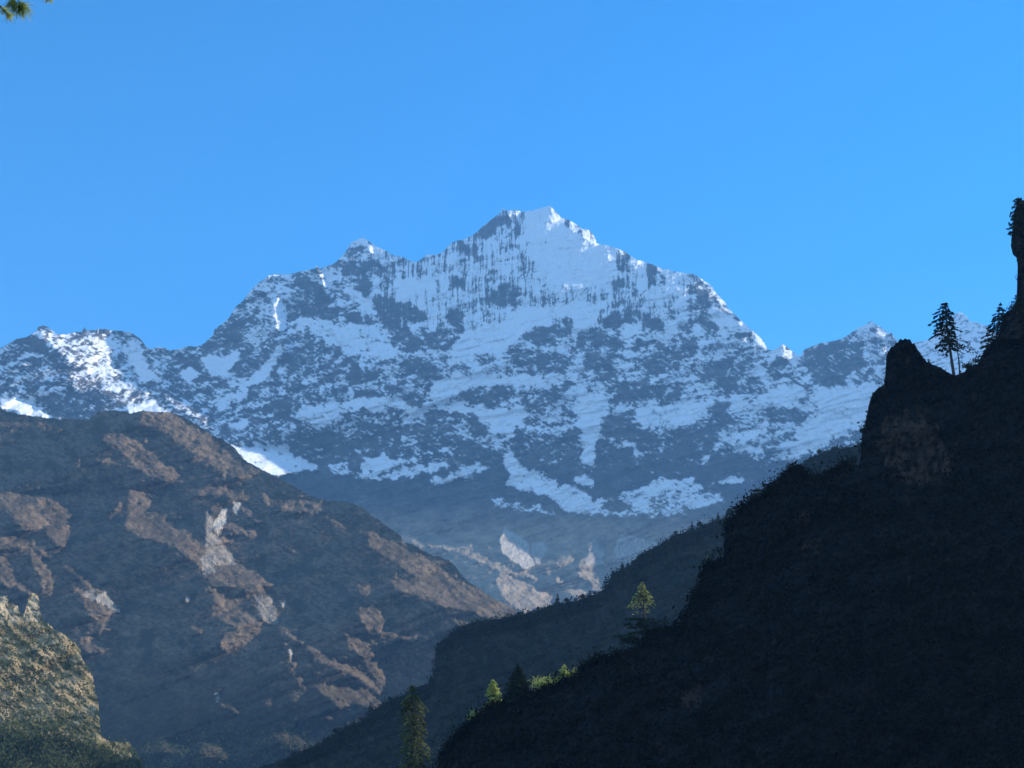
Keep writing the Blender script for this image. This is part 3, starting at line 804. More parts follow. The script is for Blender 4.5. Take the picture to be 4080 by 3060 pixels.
build_layer('rocky_spur', 'sunlit yellow and green rocky spur in the lower left corner', 'hill', m_spur, -800, 760, E_RIDGE,
    [(-200,2350,1500),(100,2380,1500),(380,2700,1410),(550,2980,1310),(0,2800,1370),(300,3000,1300),(0,3250,1200),(600,3250,1210)],
    3180, lit=[(np.array([(-1000,2000),(900,2000),(900,3400),(-1000,3400)]), 0.74)]+[(q, 1.0) for q, w in E_PALE[:3]], noise=e_noise, fine=e_fine, extra=e_extra, step=3.0,
    dark=-0.05, litT=0.9, tn=1.2, ltex=lambda x, y: 2.2*fbmx((x*.72+y*.69)/100+fbm(x/80, y/80, 2, 530), (y*.72-x*.69)/24, 4, 531, .6), litnoise=0.95, lsc=(110., 26.), lam=20, ridge_rough=6, z_floor=-65)

# ================================================================ MIDDLE DARK RIDGE
F_RIDGE = zp('8', [(-1800,1700),(-1200,1550),(-700,1400),(-400,1300),(-150,1180),(0,1090),(60,1070),(120,1010),(200,960),(250,930),(330,905),(380,868),(430,857),(480,832),(518,785),(527,700),(530,620),(545,580),(600,540),(640,500),(700,470),(770,445),(850,430),(950,418),(1020,402),(1080,395),(1130,388),(1200,360),(1280,332),(1340,325),(1420,308),(1500,280),(1560,258)]) \
 + zp('R', [(170,1590),(225,1545),(238,1490),(255,1450),(330,1420),(400,1380),(440,1330),(520,1280),(600,1240),(660,1210),(700,1172),(760,1160),(830,1130),(900,1110),(1000,1062),(1080,1050),(1120,1040),(1300,900),(1500,760),(1640,650),(1700,612),(1770,572),(1850,548),(1880,522),(1950,535),(2030,515),(2090,480),(2300,400),(2800,300),(3600,500)])
def f_noise(px, py): return fbm(px/120, py/90, 5, 213, 0.5, True)*0.014
def f_fine(px, py, M): return fbm(px/14, py/14, 3, 219, 0.6)*0.0010
def dark_extra(seed):
    def f(px, py, M, below):
        veg = sstep(-0.25, .25, fbm(px/90, py/60, 5, seed, .6))
        pale = 0.35*sstep(0.22, .5, fbm(px/50, py/70, 5, seed+4, .65))
        return {'veg': veg, 'pale': pale}
    return f
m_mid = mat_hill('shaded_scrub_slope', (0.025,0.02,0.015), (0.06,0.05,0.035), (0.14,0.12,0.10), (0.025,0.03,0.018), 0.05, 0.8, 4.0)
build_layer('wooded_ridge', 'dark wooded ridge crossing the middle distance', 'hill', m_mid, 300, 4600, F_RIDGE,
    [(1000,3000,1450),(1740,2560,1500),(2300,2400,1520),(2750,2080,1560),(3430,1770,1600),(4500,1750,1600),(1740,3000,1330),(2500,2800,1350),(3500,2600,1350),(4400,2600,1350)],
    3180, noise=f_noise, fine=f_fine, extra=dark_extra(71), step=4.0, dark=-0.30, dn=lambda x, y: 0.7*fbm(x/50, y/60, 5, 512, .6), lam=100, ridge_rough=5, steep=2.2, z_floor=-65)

# ================================================================ NEAR DARK CLIFF
G_RIDGE = zp('8', [(440,1700),(520,1430),(545,1340),(560,1290),(590,1240),(640,1180),(700,1130),(760,1080),(820,1030),(860,990),(920,965),(980,950),(1060,935),(1130,905),(1200,880),(1280,835),(1350,805),(1425,785),(1438,735),(1500,702),(1560,675),(1640,662),(1700,645),(1760,625),(1830,595),(1845,550),(1880,510),(1930,495),(2000,500),(2040,495),(2062,480),(2078,430),(2105,380),(2135,320),(2165,260),(2195,190)]) \
 + zp('R', [(905,1500),(930,1400),(945,1370),(1000,1392),(1060,1362),(1076,1340),(1078,1230),(1083,1150),(1100,1090),(1150,1045),(1175,990),(1230,945),(1290,910),(1370,885),(1385,835),(1440,795),(1490,770),(1505,730),(1560,690),(1620,668),(1660,705),(1700,747),(1770,742),(1830,722),(1900,690),(1925,650),(2000,645),(2070,645),(2084,560),(2088,430),(2110,370),(2125,290),(2142,200),(2170,130)]) \
 + zp('7', [(380,1090),(412,1060),(418,1000),(422,920),(440,880),(462,868),(470,850),(484,846),(492,832),(506,836),(514,824),(530,838),(546,836),(553,856),(568,860),(576,884),(592,900),(600,922),(630,950),(690,975),(740,1005),(770,1027),(790,1020),(830,985),(890,960),(905,915),(940,870),(990,830),(1003,760),(1020,700),(1060,685),(1080,655),(1086,600),(1090,480),(1092,380),(1094,260),(1100,180),(1123,150),(1250,80),(1500,250),(1900,700),(2600,1600)])
def g_noise(px, py):
    return fbm(px/260, py/300, 4, 313, 0.5, True)*0.030 + fbm(px/70, py/120, 4, 315, 0.5, True)*0.010
def g_fine(px, py, M): return fbm(px/18, py/16, 4, 319, 0.6)*0.002 + fbm(px/34, py/60, 4, 320, 0.6, True)*0.008
G_PALE = parse('''
7 .8 430,1200 620,1180 760,1420 740,1550 560,1600 420,1500 380,1350
R .5 1600,1000 1700,1010 1700,1100 1600,1090
R .6 1650,1180 1800,1180 1780,1300 1660,1290
8 .6 2050,900 2212,800 2212,1000 2080,1000
''')
def g_extra(px, py, M, below):
    p = poly_field(px, py, G_PALE, 0, 20, 60, 8)
    p = p*sstep(-.3, .3, fbm(px/30, py/60, 5, 322, .65))
    g = dark_extra(321)(px, py, M, below)
    p = np.clip(np.maximum(p, g['pale']), 0, 1)
    return {'veg': g['veg']*(1-p), 'pale': p}
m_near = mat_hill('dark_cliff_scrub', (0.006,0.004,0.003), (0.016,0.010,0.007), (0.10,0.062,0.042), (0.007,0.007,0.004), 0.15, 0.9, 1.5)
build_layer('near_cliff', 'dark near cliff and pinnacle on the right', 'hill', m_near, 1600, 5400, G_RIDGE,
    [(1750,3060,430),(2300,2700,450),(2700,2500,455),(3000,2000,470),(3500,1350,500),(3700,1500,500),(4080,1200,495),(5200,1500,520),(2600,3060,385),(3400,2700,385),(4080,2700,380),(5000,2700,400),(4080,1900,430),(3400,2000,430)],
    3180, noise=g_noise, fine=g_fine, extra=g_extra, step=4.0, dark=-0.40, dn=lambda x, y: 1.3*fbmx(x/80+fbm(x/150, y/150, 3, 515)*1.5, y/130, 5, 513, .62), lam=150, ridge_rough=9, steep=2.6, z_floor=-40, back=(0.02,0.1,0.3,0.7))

# rock buttress overhanging at the right edge
def buttress():
    tr = [(120,790),(190,765),(240,725),(330,690),(400,660),(520,650),(640,640),(760,630),(870,648),(900,690),(1000,706),(1080,722),(1150,742),(1250,742),(1350,715),(1450,660),(1600,600),(1800,500)]
    ys = np.array([t[0] for t in tr])*.3617+700; xs = np.array([t[1] for t in tr])*.3617+3800
    yy = np.arange(ys[0], ys[-1], 3.0); xl = np.interp(yy, ys, xs)+fbm(yy/25, yy*0, 3, 401)*5
    th = np.linspace(0, 2*np.pi, 160)
    XC = 4560.0; Y_, T_ = np.meshgrid(yy, th, indexing='ij'); HW = (XC-xl)[:, None]
    top = np.clip((Y_-yy[0])/60, 0, 1)**0.5
    rn = 1+0.05*fbm(T_*6, Y_/50, 4, 402)*np.abs(np.sin(T_))
    PX = XC - HW*np.cos(T_)*(0.25+.75*top)*np.where(np.cos(T_) > 0, 1, 1)
    R = 505 - 24*np.sin(T_)*rn*(0.3+.7*top)
    a, v = px_dir(PX, Y_)
    R = R + 4*fbm(T_*7, Y_/30, 4, 408, .6, True)
    co = np.stack([R*np.sin(a), R*np.cos(a), R*v], -1)
    g = sstep(-.2, .3, fbm(T_*8, Y_/60, 5, 403))
    o = mesh_from_grid('cliff_buttress', co, {'veg': g*.7, 'pale': .35*(1-g)}, m_near)
    o['kind'] = 'structure'; o['label'] = 'overhanging dark rock buttress at the right edge'; o['category'] = 'rock'
buttress()

# ================================================================ VALLEY FLOOR
def valley():
    n = 60
    xs = np.linspace(-30000, 30000, n); ys = np.linspace(-6000, 34000, n)
    X, Y = np.meshgrid(xs, ys, indexing='ij')
    Zz = -75 + 0*X
    co = np.stack([X, Y, Zz], -1)
    o = mesh_from_grid('ground', co, {'veg': X*0+.6, 'pale': X*0}, m_mid)
    o['kind'] = 'structure'; o['label'] = 'dark valley floor'; o['category'] = 'ground'
valley()

# ================================================================ HAZE
def haze():
    me = bpy.data.meshes.new('haze')
    x, y0, y1, z0, z1 = 30500, -6500, 34500, -77, 5200
    v = [(-x,y0,z0),(x,y0,z0),(x,y1,z0),(-x,y1,z0),(-x,y0,z1),(x,y0,z1),(x,y1,z1),(-x,y1,z1)]
    me.from_pydata(v, [], [(3,2,1,0),(4,5,6,7),(0,1,5,4),(1,2,6,5),(2,3,7,6),(3,0,4,7)])
    o = bpy.data.objects.new('haze', me); scene.collection.objects.link(o)
    m = bpy.data.materials.new('haze_air'); m.use_nodes = True; nt = m.node_tree; nt.nodes.clear()
    out = nt.nodes.new('ShaderNodeOutputMaterial'); p = nt.nodes.new('ShaderNodeVolumePrincipled')
    p.inputs['Color'].default_value = HAZE_COLOR; p.inputs['Density'].default_value = HAZE_DENSITY
    nt.links.new(p.outputs[0], out.inputs['Volume']); me.materials.append(m)
    o['kind'] = 'stuff'; o['label'] = 'thin blue mountain air haze'; o['category'] = 'haze'
haze()
# ================================================================ VEGETATION
Z.update({'B': (1500, 2650, .4069), 'H': (2350, 2250, .2411), 'C': (3800, 700, .3617)})
def foliage_mat(name, dark, light, trans=0.35, scale=1.2):
    m = bpy.data.materials.new(name); m.use_nodes = True; nt = m.node_tree; nt.nodes.clear()
    out = nt.nodes.new('ShaderNodeOutputMaterial')
    c = ramp(nt, noise_node(nt, scale, 3, 0.6), [(0.35, dark), (0.65, light)])
    d = nt.nodes.new('ShaderNodeBsdfDiffuse'); t = nt.nodes.new('ShaderNodeBsdfTranslucent')
    mx = nt.nodes.new('ShaderNodeMixShader'); mx.inputs[0].default_value = trans
    nt.links.new(c, d.inputs['Color']); nt.links.new(c, t.inputs['Color'])
    nt.links.new(d.outputs[0], mx.inputs[1]); nt.links.new(t.outputs[0], mx.inputs[2]); nt.links.new(mx.outputs[0], out.inputs['Surface'])
    return m
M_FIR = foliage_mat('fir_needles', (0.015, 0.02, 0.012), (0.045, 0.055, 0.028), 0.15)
M_FORE = foliage_mat('sunlit_fir_needles', (0.03, 0.035, 0.018), (0.20, 0.22, 0.09), 0.3, 0.4)  # lighter copy of the fir needles, sunlight worked into the colour
M_PINE = foliage_mat('lone_pine_needles', (0.09, 0.11, 0.04), (0.44, 0.46, 0.18), 0.4, 0.6)  # needle colour raised to give the crown its sunlit look
M_YEL = foliage_mat('sunlit_yellow_leaves', (0.22, 0.26, 0.06), (0.60, 0.64, 0.20), 0.45)  # sunlight painted into the leaf colour of the bright firs and bushes
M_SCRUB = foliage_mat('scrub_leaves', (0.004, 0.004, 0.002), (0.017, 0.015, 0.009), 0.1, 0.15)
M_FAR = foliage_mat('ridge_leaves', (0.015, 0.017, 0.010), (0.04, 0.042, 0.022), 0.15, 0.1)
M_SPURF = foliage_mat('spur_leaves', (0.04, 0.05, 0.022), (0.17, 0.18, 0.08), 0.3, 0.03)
M_BARK, _nt, _b = new_mat('bark')
_nt.links.new(ramp(_nt, noise_node(_nt, 3.0, 5, .6), [(0.3, (0.03, 0.024, 0.02)), (0.7, (0.11, 0.09, 0.075))]), _b.inputs['Base Color'])

def add_mesh(name, verts, faces, mat, parent=None, smooth=False):
    verts = np.asarray(verts, np.float32); faces = np.asarray(faces, np.int32)
    me = bpy.data.meshes.new(name); k = faces.shape[1]
    me.vertices.add(len(verts)); me.vertices.foreach_set('co', verts.reshape(-1))
    me.loops.add(faces.size); me.loops.foreach_set('vertex_index', faces.reshape(-1))
    me.polygons.add(len(faces)); me.polygons.foreach_set('loop_start', np.arange(0, faces.size, k, dtype=np.int32))
    me.polygons.foreach_set('loop_total', np.full(len(faces), k, np.int32))
    me.polygons.foreach_set('use_smooth', np.full(len(faces), smooth, bool))
    me.update(calc_edges=True); me.materials.append(mat)
    o = bpy.data.objects.new(name, me); scene.collection.objects.link(o)
    if parent is not None: o.parent = parent
    return o
def leaf_quads(c, size, rng, flat=0.0, direction=None):
    """small leaf-spray quads round centres c"""
    n = len(c)
    u = rng.normal(size=(n, 3)); w = rng.normal(size=(n, 3))
    u[:, 2] *= (1-flat); w[:, 2] *= (1-flat)
    if direction is not None: u = direction + 0.35*u
    u /= np.linalg.norm(u, axis=1)[:, None]+1e-9
    w -= (w*u).sum(1)[:, None]*u; w /= np.linalg.norm(w, axis=1)[:, None]+1e-9
    s = np.asarray(size)[:, None] if np.ndim(size) else size
    a = 0.55*s; b = 0.30*s
    v = np.stack([c-u*a, c+w*b, c+u*a, c-w*b], 1)
    f = np.arange(4*n).reshape(n, 4)
    return v.reshape(-1, 3), f
def tube(pts, rad, k=6):
    pts = [Vector(p) for p in pts]; V = []; F = []
    for i, p in enumerate(pts):
        t = (pts[min(i+1, len(pts)-1)]-pts[max(i-1, 0)]).normalized()
        a = t.orthogonal().normalized(); b = t.cross(a)
        for j in range(k):
            an = 2*math.pi*j/k
            V.append(p+(a*math.cos(an)+b*math.sin(an))*rad[i])
    for i in range(len(pts)-1):
        for j in range(k):
            F.append((i*k+j, i*k+(j+1) % k, (i+1)*k+(j+1) % k, (i+1)*k+j))
    return V, F
def join(parts):
    V = []; F = []; o = 0
    for v, f in parts:
        V.append(np.asarray([tuple(x) for x in v]) if not isinstance(v, np.ndarray) else v); F.append(np.asarray(f)+o); o += len(v)
    return np.concatenate(V), np.concatenate(F)
def empty(name, loc, label, cat, group=None):
    o = bpy.data.objects.new(name, None); scene.collection.objects.link(o); o.location = loc
    o['label'] = label; o['category'] = cat
    if group: o['group'] = group
    return o

def conifer(kind, label, base, top, width, seed, crown0=0.08, mat=None, profile='cone', droop=0.25, whorls=None,
            dens=1.0, group=None, cat='tree', leafs=0.5, bias=None, gap=0.0):
    """base, top: world points; width: full crown width in metres"""
    rng = np.random.RandomState(seed)
    base = Vector(base); top = Vector(top); ax = top-base; H = ax.length
    width *= 1.4
    e = empty(kind, base, label, cat, group)
    k = 9; pts = []; rad = []
    r0 = H*0.018+0.05
    for i in range(k):
        t = i/(k-1); w = math.sin(t*math.pi)*H*0.012
        pts.append(ax*t+Vector((w*math.sin(seed), w*math.cos(seed*2), 0))); rad.append(r0*(1-t)**0.8+0.03)
    limbs = [tube(pts, rad)]
    def trunk(t):
        f = t*(k-1); i = min(int(f), k-2); return pts[i].lerp(pts[i+1], f-i)
    whorls = whorls or max(9, int(H*1.1))
    C = []; S = []; D = []
    for wi in range(whorls):
        t = crown0+(1-crown0)*((wi+rng.rand()*0.6)/whorls)
        if t > 0.985: t = 0.985
        q = (t-crown0)/(1-crown0)
        if profile == 'cone': R = (1-q)**0.85
        elif profile == 'round': R = math.sqrt(max(0, 1-(2*q-0.8)**2*0.9)) if q > .35 else 0.85
        elif profile == 'column': R = 0.75*(1-q)**0.45*(0.85+.3*rng.rand())
        elif profile == 'fore': R = (1.0-.95*q if q < .42 else (.58 if q < .88 else 4.6*(1-q)+.03))*(0.8+.35*rng.rand())
        elif profile == 'top': R = (1-q)**0.5*(0.45+0.9*q)
        else: R = 1.0
        R = R*width/2
        nb = 5 if H > 8 else 4
        a0 = rng.rand()*6.28
        for b in range(nb):
            if rng.rand() < gap: continue
            an = a0+b*6.283/nb+rng.uniform(-.4, .4)
            d = Vector((math.cos(an), math.sin(an), 0))
            r = R*rng.uniform(0.6, 1.15)
            if bias is not None: r *= 1+0.45*(d.dot(Vector(bias)))
            r = max(r, 0.25)
            st = trunk(t); n = max(3, int(r/0.28*dens))
            path = []
            for j in range(5):
                s = j/4
                path.append(st+d*r*s+Vector((0, 0, -droop*r*s*s*1.3+0.12*r*s)))
            if r > 0.8: limbs.append(tube(path[:4], [r0*0.28*(1-q*.6), r0*.2, r0*.12, 0.02], 3))
            for j in range(n):
                s = rng.uniform(0.12, 1.0)**0.8
                f = s*4; i = min(int(f), 3); p = path[i].lerp(path[i+1], f-i)
                side = Vector((-d.y, d.x, 0))*rng.normal()*r*0.20*(1-s*0.4)
                C.append(p+side+Vector((0, 0, rng.normal()*0.10-0.05))); S.append(leafs*rng.uniform(0.7, 1.3)); D.append(d+Vector((0, 0, -.35)))
    for j in range(6):
        C.append(trunk(0.985-0.01*j)); S.append(leafs*0.7); D.append(Vector((0, 0, 1)))
    v, f = leaf_quads(np.array([tuple(c) for c in C]), np.array(S), rng, 0.3, np.array([tuple(x) for x in D]))
    V, F = join(limbs)
    add_mesh('trunk', V, F, M_BARK, e)
    add_mesh('crown', v, f, mat or M_FIR, e)
    return e
def shrub(label, base, w, h, seed, mat=None, group=None, leafs=0.45, kind='shrub'):
    rng = np.random.RandomState(seed); e = empty(kind, base, label, 'shrub', group)
    stems = []; C = []; S = []
    ns = 7
    for i in range(ns):
        an = rng.rand()*6.28; r = w*0.5*rng.uniform(.25, .85); hh = h*rng.uniform(.55, 1.0)
        tip = Vector((math.cos(an)*r, math.sin(an)*r, hh*0.85))
        stems.append(tube([Vector((0, 0, -.4)), tip*0.5+Vector((0, 0, .1*h)), tip], [.07, .045, .02], 4))
        n = int(30*max(1, w*h/6))
        for j in range(n):
            c = rng.normal(size=3)*np.array([w*.17, w*.17, h*.16])
            C.append(np.array(tuple(tip))*rng.uniform(.45, 1.05)+c); S.append(leafs*rng.uniform(.6, 1.3))
    C = np.array(C); C[:, 2] = np.maximum(C[:, 2], -.1)
    v, f = leaf_quads(C, np.array(S), rng)
    V, F = join(stems)
    add_mesh('stems', V, F, M_BARK, e); add_mesh('foliage', v, f, mat or M_YEL, e)
    return e
def zpt(z, x, y, R):
    a = zp(z, [(x, y)])[0]; return pt(a[0], a[1], R)
def pxm(R): return R/FPX*1.03     # metres per photo pixel at range R

RC = lambda z, x: LAYERS_R(z, x)
def crest_R(name, z, x):
    p, y = ridge_at(name, zp(z, [(x, 0)])[0][0]); return math.hypot(p.x, p.y)
def stand(kind, label, layer, z, bx, by, tx, ty, wpx, seed, behind=3.0, **kw):
    """tree rooted in a layer's crest: base and top read from the photo, width in photo pixels"""
    R = crest_R(layer, z, bx)+behind
    bpx, bpy_ = zp(z, [(bx, by)])[0]
    _, cy = ridge_at(layer, bpx)
    b = pt(bpx, max(bpy_, cy+4), R); t = zpt(z, tx, ty, R)
    return conifer(kind, label, b, t, wpx*pxm(R), seed, **kw)

# --- pinnacle notch and cliff edge
stand('pine_tree', 'tall dark pine with a long bare trunk standing in the notch beside the rock pinnacle', 'near_cliff', 'T', 672, 1350, 545, 350, 125, 5,
      crown0=0.38, profile='top', droop=0.35, whorls=15, dens=1.5, leafs=1.1, bias=(-0.5, 0, 0), gap=.12)
stand('pine_tree', 'thin sparse pine with one flat tier of branches just right of the tall pine', 'near_cliff', 'T', 745, 1275, 688, 840, 88, 8,
      crown0=0.70, profile='flat', droop=0.45, whorls=4, dens=0.7, leafs=0.8, bias=(0.6, 0, 0), gap=.3)
stand('fir_tree', 'layered fir leaning out of the cliff edge right of the notch', 'near_cliff', 'T', 1215, 960, 1285, 345, 105, 12,
      crown0=0.02, profile='cone', droop=0.3, whorls=14, dens=1.8, leafs=1.0)
conifer('pine_tree', 'dark spreading pine on the cliff top at the right edge of the picture', zpt('C', 770, 640, 478), zpt('C', 712, 232, 478), 100*pxm(478), 14,
      crown0=0.0, profile='column', droop=0.15, whorls=13, dens=2.4, leafs=0.9, bias=(-0.6, 0, 0))
def bush_on(label, layer, z, x, y, wpx, hpx, seed, mat=None, group=None, behind=2.5, leafs=0.5):
    R = crest_R(layer, z, x)+behind; X, Y = zp(z, [(x, y)])[0]
    _, cy = ridge_at(layer, X)
    return shrub(label, pt(X, min(max(Y, cy+1), cy+14), R), wpx*pxm(R), hpx*pxm(R), seed, mat, group, leafs)
shrub('small dark bush jutting from the vertical rock edge at the far right', zpt('C', 725, 1160, 495), 3.2, 2.2, 15, M_SCRUB)
bush_on('low dark bush at the foot of the thin pine in the notch', 'near_cliff', 'T', 850, 1210, 50, 26, 16, M_FIR)
bush_on('dark bush halfway up the slope between the notch and the cliff fir', 'near_cliff', 'T', 990, 1010, 40, 24, 17, M_FIR)
stand('fir_tree', 'tiny dark fir on the shoulder between the pinnacle and the tall pine', 'near_cliff', 'T', 335, 1160, 335, 1095, 13, 18, crown0=.05, leafs=.5, whorls=6)
for n_, (x_, y_, w_, h_, d_) in enumerate([(716,1345,46,36,'highest'),(690,1425,56,44,'middle'),(668,1475,60,40,'lowest')]):
    shrub('dark bush clinging below the overhanging buttress at the right edge, %s of three' % d_, zpt('C', x_+30, y_+40, 478), w_*.09, h_*.09, 415+n_, M_FIR, 'bushes below the buttress', .6)
# --- shrubby shelf left of the pinnacle
bush_on('dark bushy tree on the shelf at the foot of the pinnacle', 'near_cliff', 'R', 2025, 655, 44, 42, 21, M_FIR)
bush_on('small bush tucked against the pinnacle wall', 'near_cliff', 'R', 2098, 650, 22, 26, 22, M_FIR)
bush_on('wide olive bush crowning the rounded knoll left of the shelf', 'near_cliff', 'R', 1620, 690, 60, 30, 23, M_FIR)
bush_on('dark bush on the left brow of the rounded knoll', 'near_cliff', 'R', 1520, 745, 36, 24, 24, M_FIR)
stand('fir_tree', 'dark ragged conifer sticking out of the steep cliff edge below the knoll', 'near_cliff', 'R', 1340, 930, 1312, 815, 42, 25, crown0=.1, profile='flat', whorls=6, dens=1.3, leafs=.8)
stand('fir_tree', 'small dark conifer just left of the ragged one on the cliff edge', 'near_cliff', 'R', 1285, 950, 1272, 880, 26, 26, crown0=.1, profile='cone', whorls=6, leafs=.7)
stand('fir_tree', 'slim short conifer on the cliff edge above the step', 'near_cliff', 'R', 1212, 985, 1207, 905, 14, 27, crown0=.1, whorls=6, leafs=.6)
stand('pine_tree', 'small leaning conifer at the top of the steep step in the cliff edge', 'near_cliff', 'R', 1182, 1035, 1170, 945, 30, 28, crown0=.2, profile='flat', whorls=5, leafs=.7)
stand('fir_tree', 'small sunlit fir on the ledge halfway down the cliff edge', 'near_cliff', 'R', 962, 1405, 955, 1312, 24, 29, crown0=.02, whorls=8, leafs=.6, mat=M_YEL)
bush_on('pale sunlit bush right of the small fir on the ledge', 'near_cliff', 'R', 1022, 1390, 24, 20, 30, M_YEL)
# --- lone pine and its thicket
stand('pine_tree', 'lone umbrella pine with a sunlit crown and bare trunk above the thicket', 'near_cliff', 'H', 985, 1600, 862, 272, 100, 31, behind=9,
      crown0=0.735, profile='cone', droop=0.5, whorls=9, dens=1.7, leafs=0.75, mat=M_PINE, bias=(-.3,0,0), gap=.15)
stand('fir_tree', 'dark wide conifer forming the left of the thicket below the lone pine', 'near_cliff', 'H', 800, 1150, 762, 842, 72, 32, crown0=.1, profile='flat', droop=.05, whorls=6, dens=1.8, leafs=.8)
stand('pine_tree', 'low spreading conifer right under the trunk of the lone pine', 'near_cliff', 'H', 990, 1130, 900, 855, 80, 33, crown0=.2, profile='flat', droop=.2, whorls=5, dens=1.8, leafs=.8, bias=(.4,0,0))
stand('fir_tree', 'small pointed fir at the right end of the thicket', 'near_cliff', 'H', 1262, 1110, 1243, 835, 34, 34, crown0=.05, whorls=9, dens=1.4, leafs=.6)
stand('pine_tree', 'bent dark tree stretching left out of the thicket over the slope', 'near_cliff', 'H', 800, 1400, 560, 1150, 70, 35, crown0=.5, profile='flat', droop=.1, whorls=4, dens=1.8, leafs=.8)
stand('pine_tree', 'thin crooked little tree below the bent one', 'near_cliff', 'H', 560, 1440, 520, 1225, 26, 36, crown0=.3, profile='flat', whorls=4, dens=.8, leafs=.5)
stand('pine_tree', 'tiny bare tree on the dark crest left of the sunlit grass', 'near_cliff', 'H', 152, 1560, 140, 1450, 12, 37, crown0=.3, profile='cone', whorls=5, dens=.6, leafs=.4)
bush_on('sunlit pale bush under the crooked little tree', 'near_cliff', 'H', 560, 1450, 36, 12, 38, M_YEL, leafs=.35)
bush_on('sunlit grassy tuft at the left end of the bright strip of crest', 'near_cliff', 'H', 400, 1490, 30, 10, 39, M_YEL, leafs=.35)
# --- lower left crest
stand('fir_tree', 'dark layered fir between two sunlit bushes on the lower crest', 'near_cliff', 'B', 1395, 330, 1385, -12, 112, 41, crown0=.04, profile='cone', droop=.2, whorls=17, dens=3.2, leafs=1.1)
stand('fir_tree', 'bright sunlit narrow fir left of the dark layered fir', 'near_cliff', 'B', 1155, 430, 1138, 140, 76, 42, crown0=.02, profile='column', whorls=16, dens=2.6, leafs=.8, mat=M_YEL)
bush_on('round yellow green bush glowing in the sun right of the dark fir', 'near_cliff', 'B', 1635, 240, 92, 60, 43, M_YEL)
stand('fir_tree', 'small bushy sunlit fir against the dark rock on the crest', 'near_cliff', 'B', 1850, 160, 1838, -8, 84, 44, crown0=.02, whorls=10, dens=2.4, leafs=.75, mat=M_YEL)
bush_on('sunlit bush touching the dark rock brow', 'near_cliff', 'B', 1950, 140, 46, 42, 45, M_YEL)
bush_on('small sunlit bush below the dark layered fir, on its left side', 'near_cliff', 'B', 1340, 335, 30, 22, 46, M_YEL, leafs=.45)
bush_on('small sunlit bush below the dark layered fir, on its right side', 'near_cliff', 'B', 1465, 300, 26, 24, 47, M_YEL, leafs=.4)
bush_on('little sunlit bush below the round yellow green bush', 'near_cliff', 'B', 1585, 290, 22, 30, 48, M_YEL, leafs=.4)
bush_on('yellow bush low on the crest, last sunlit one towards the foreground fir', 'near_cliff', 'B', 945, 650, 54, 54, 49, M_YEL)
stand('fir_tree', 'little dark fir standing alone between the foreground fir and the slope', 'near_cliff', 'B', 745, 760, 740, 505, 34, 50, crown0=.05, whorls=9, dens=1.0, leafs=.5, gap=.2)
# --- foreground fir at the bottom edge
RT = 300
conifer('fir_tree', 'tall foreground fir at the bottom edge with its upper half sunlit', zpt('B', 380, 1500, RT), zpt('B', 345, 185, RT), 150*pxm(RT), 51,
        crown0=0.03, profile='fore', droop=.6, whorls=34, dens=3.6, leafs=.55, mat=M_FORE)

# --- little trees along the wooded ridge
FT = [('R',1035,1052,1033,998,10),('R',1122,1035,1120,966,16),('R',845,1142,842,1092,22),('R',900,1115,898,1072,18),('R',960,1092,958,1072,14),('R',722,1178,718,1150,20),
      ('R',332,1432,328,1378,14),('R',372,1415,372,1388,14),('R',400,1400,398,1380,12),('R',262,1462,262,1440,12),('9',712,690,708,604,40),('9',790,685,790,640,34),('9',866,665,866,628,26),
      ('9',932,632,932,588,26),('9',996,610,995,562,24),('9',1038,604,1036,574,18),('9',1075,590,1075,568,18),('9',540,755,541,720,20),('9',405,785,402,735,34),('9',370,792,368,762,22),
      ('9',1138,560,1134,468,30),('9',1152,545,1150,520,22),('9',620,722,620,705,20),('8',240,938,240,915,14),('8',120,1012,120,960,22),('8',200,965,198,948,14),('8',376,870,375,835,20),
      ('8',502,818,504,795,20),('8',520,790,521,770,16),('8',60,1075,58,1050,16),('8',12,1092,10,1070,14),('7',82,1398,82,1375,18),('7',40,1418,40,1400,14),('7',15,1432,15,1418,12),
      ('8',640,505,640,492,12),('8',545,585,545,570,12),('8',1330,328,1330,312,16),('8',-100,1160,-100,1120,20),('8',-40,1125,-42,1095,16)]
FKIND = [('fir_tree','cone',.05,.8),('pine_tree','round',.35,1.2)]
protos = {}
for i, (z, bx, by, tx, ty, w) in enumerate(FT):
    kind, prof, c0, ws = FKIND[i % 2]
    R = crest_R('wooded_ridge', z, bx)+4
    X, Y = zp(z, [(bx, by)])[0]; _, cy = ridge_at('wooded_ridge', X)
    hpx = (by-ty)*Z[z][2]; hgt = max(hpx, 9)*pxm(R)*1.15
    lab = ('tiny dark pointed fir on the crest line of the middle wooded ridge' if kind == 'fir_tree' else 'tiny dark round topped tree on the crest line of the middle wooded ridge')
    b = pt(X, cy+3, R)
    if kind not in protos:
        e = conifer(kind, lab, b, b+Vector((0, 0, 10)), 5.5 if kind == 'fir_tree' else 7, 200+i, crown0=c0, profile=prof, whorls=9, dens=1.2, leafs=1.3, mat=M_FAR,
                    group='little trees along the wooded ridge')
        protos[kind] = e
    else:
        src = protos[kind]; e = src.copy(); scene.collection.objects.link(e); e.location = b
        for ch in list(src.children):
            c = ch.copy(); scene.collection.objects.link(c); c.parent = e
    e.rotation_euler = (0, 0, i*1.7); s = hgt/10; e.scale = (s*(.8+.06*(i % 7)), s*(.8+.06*(i % 5)), s)

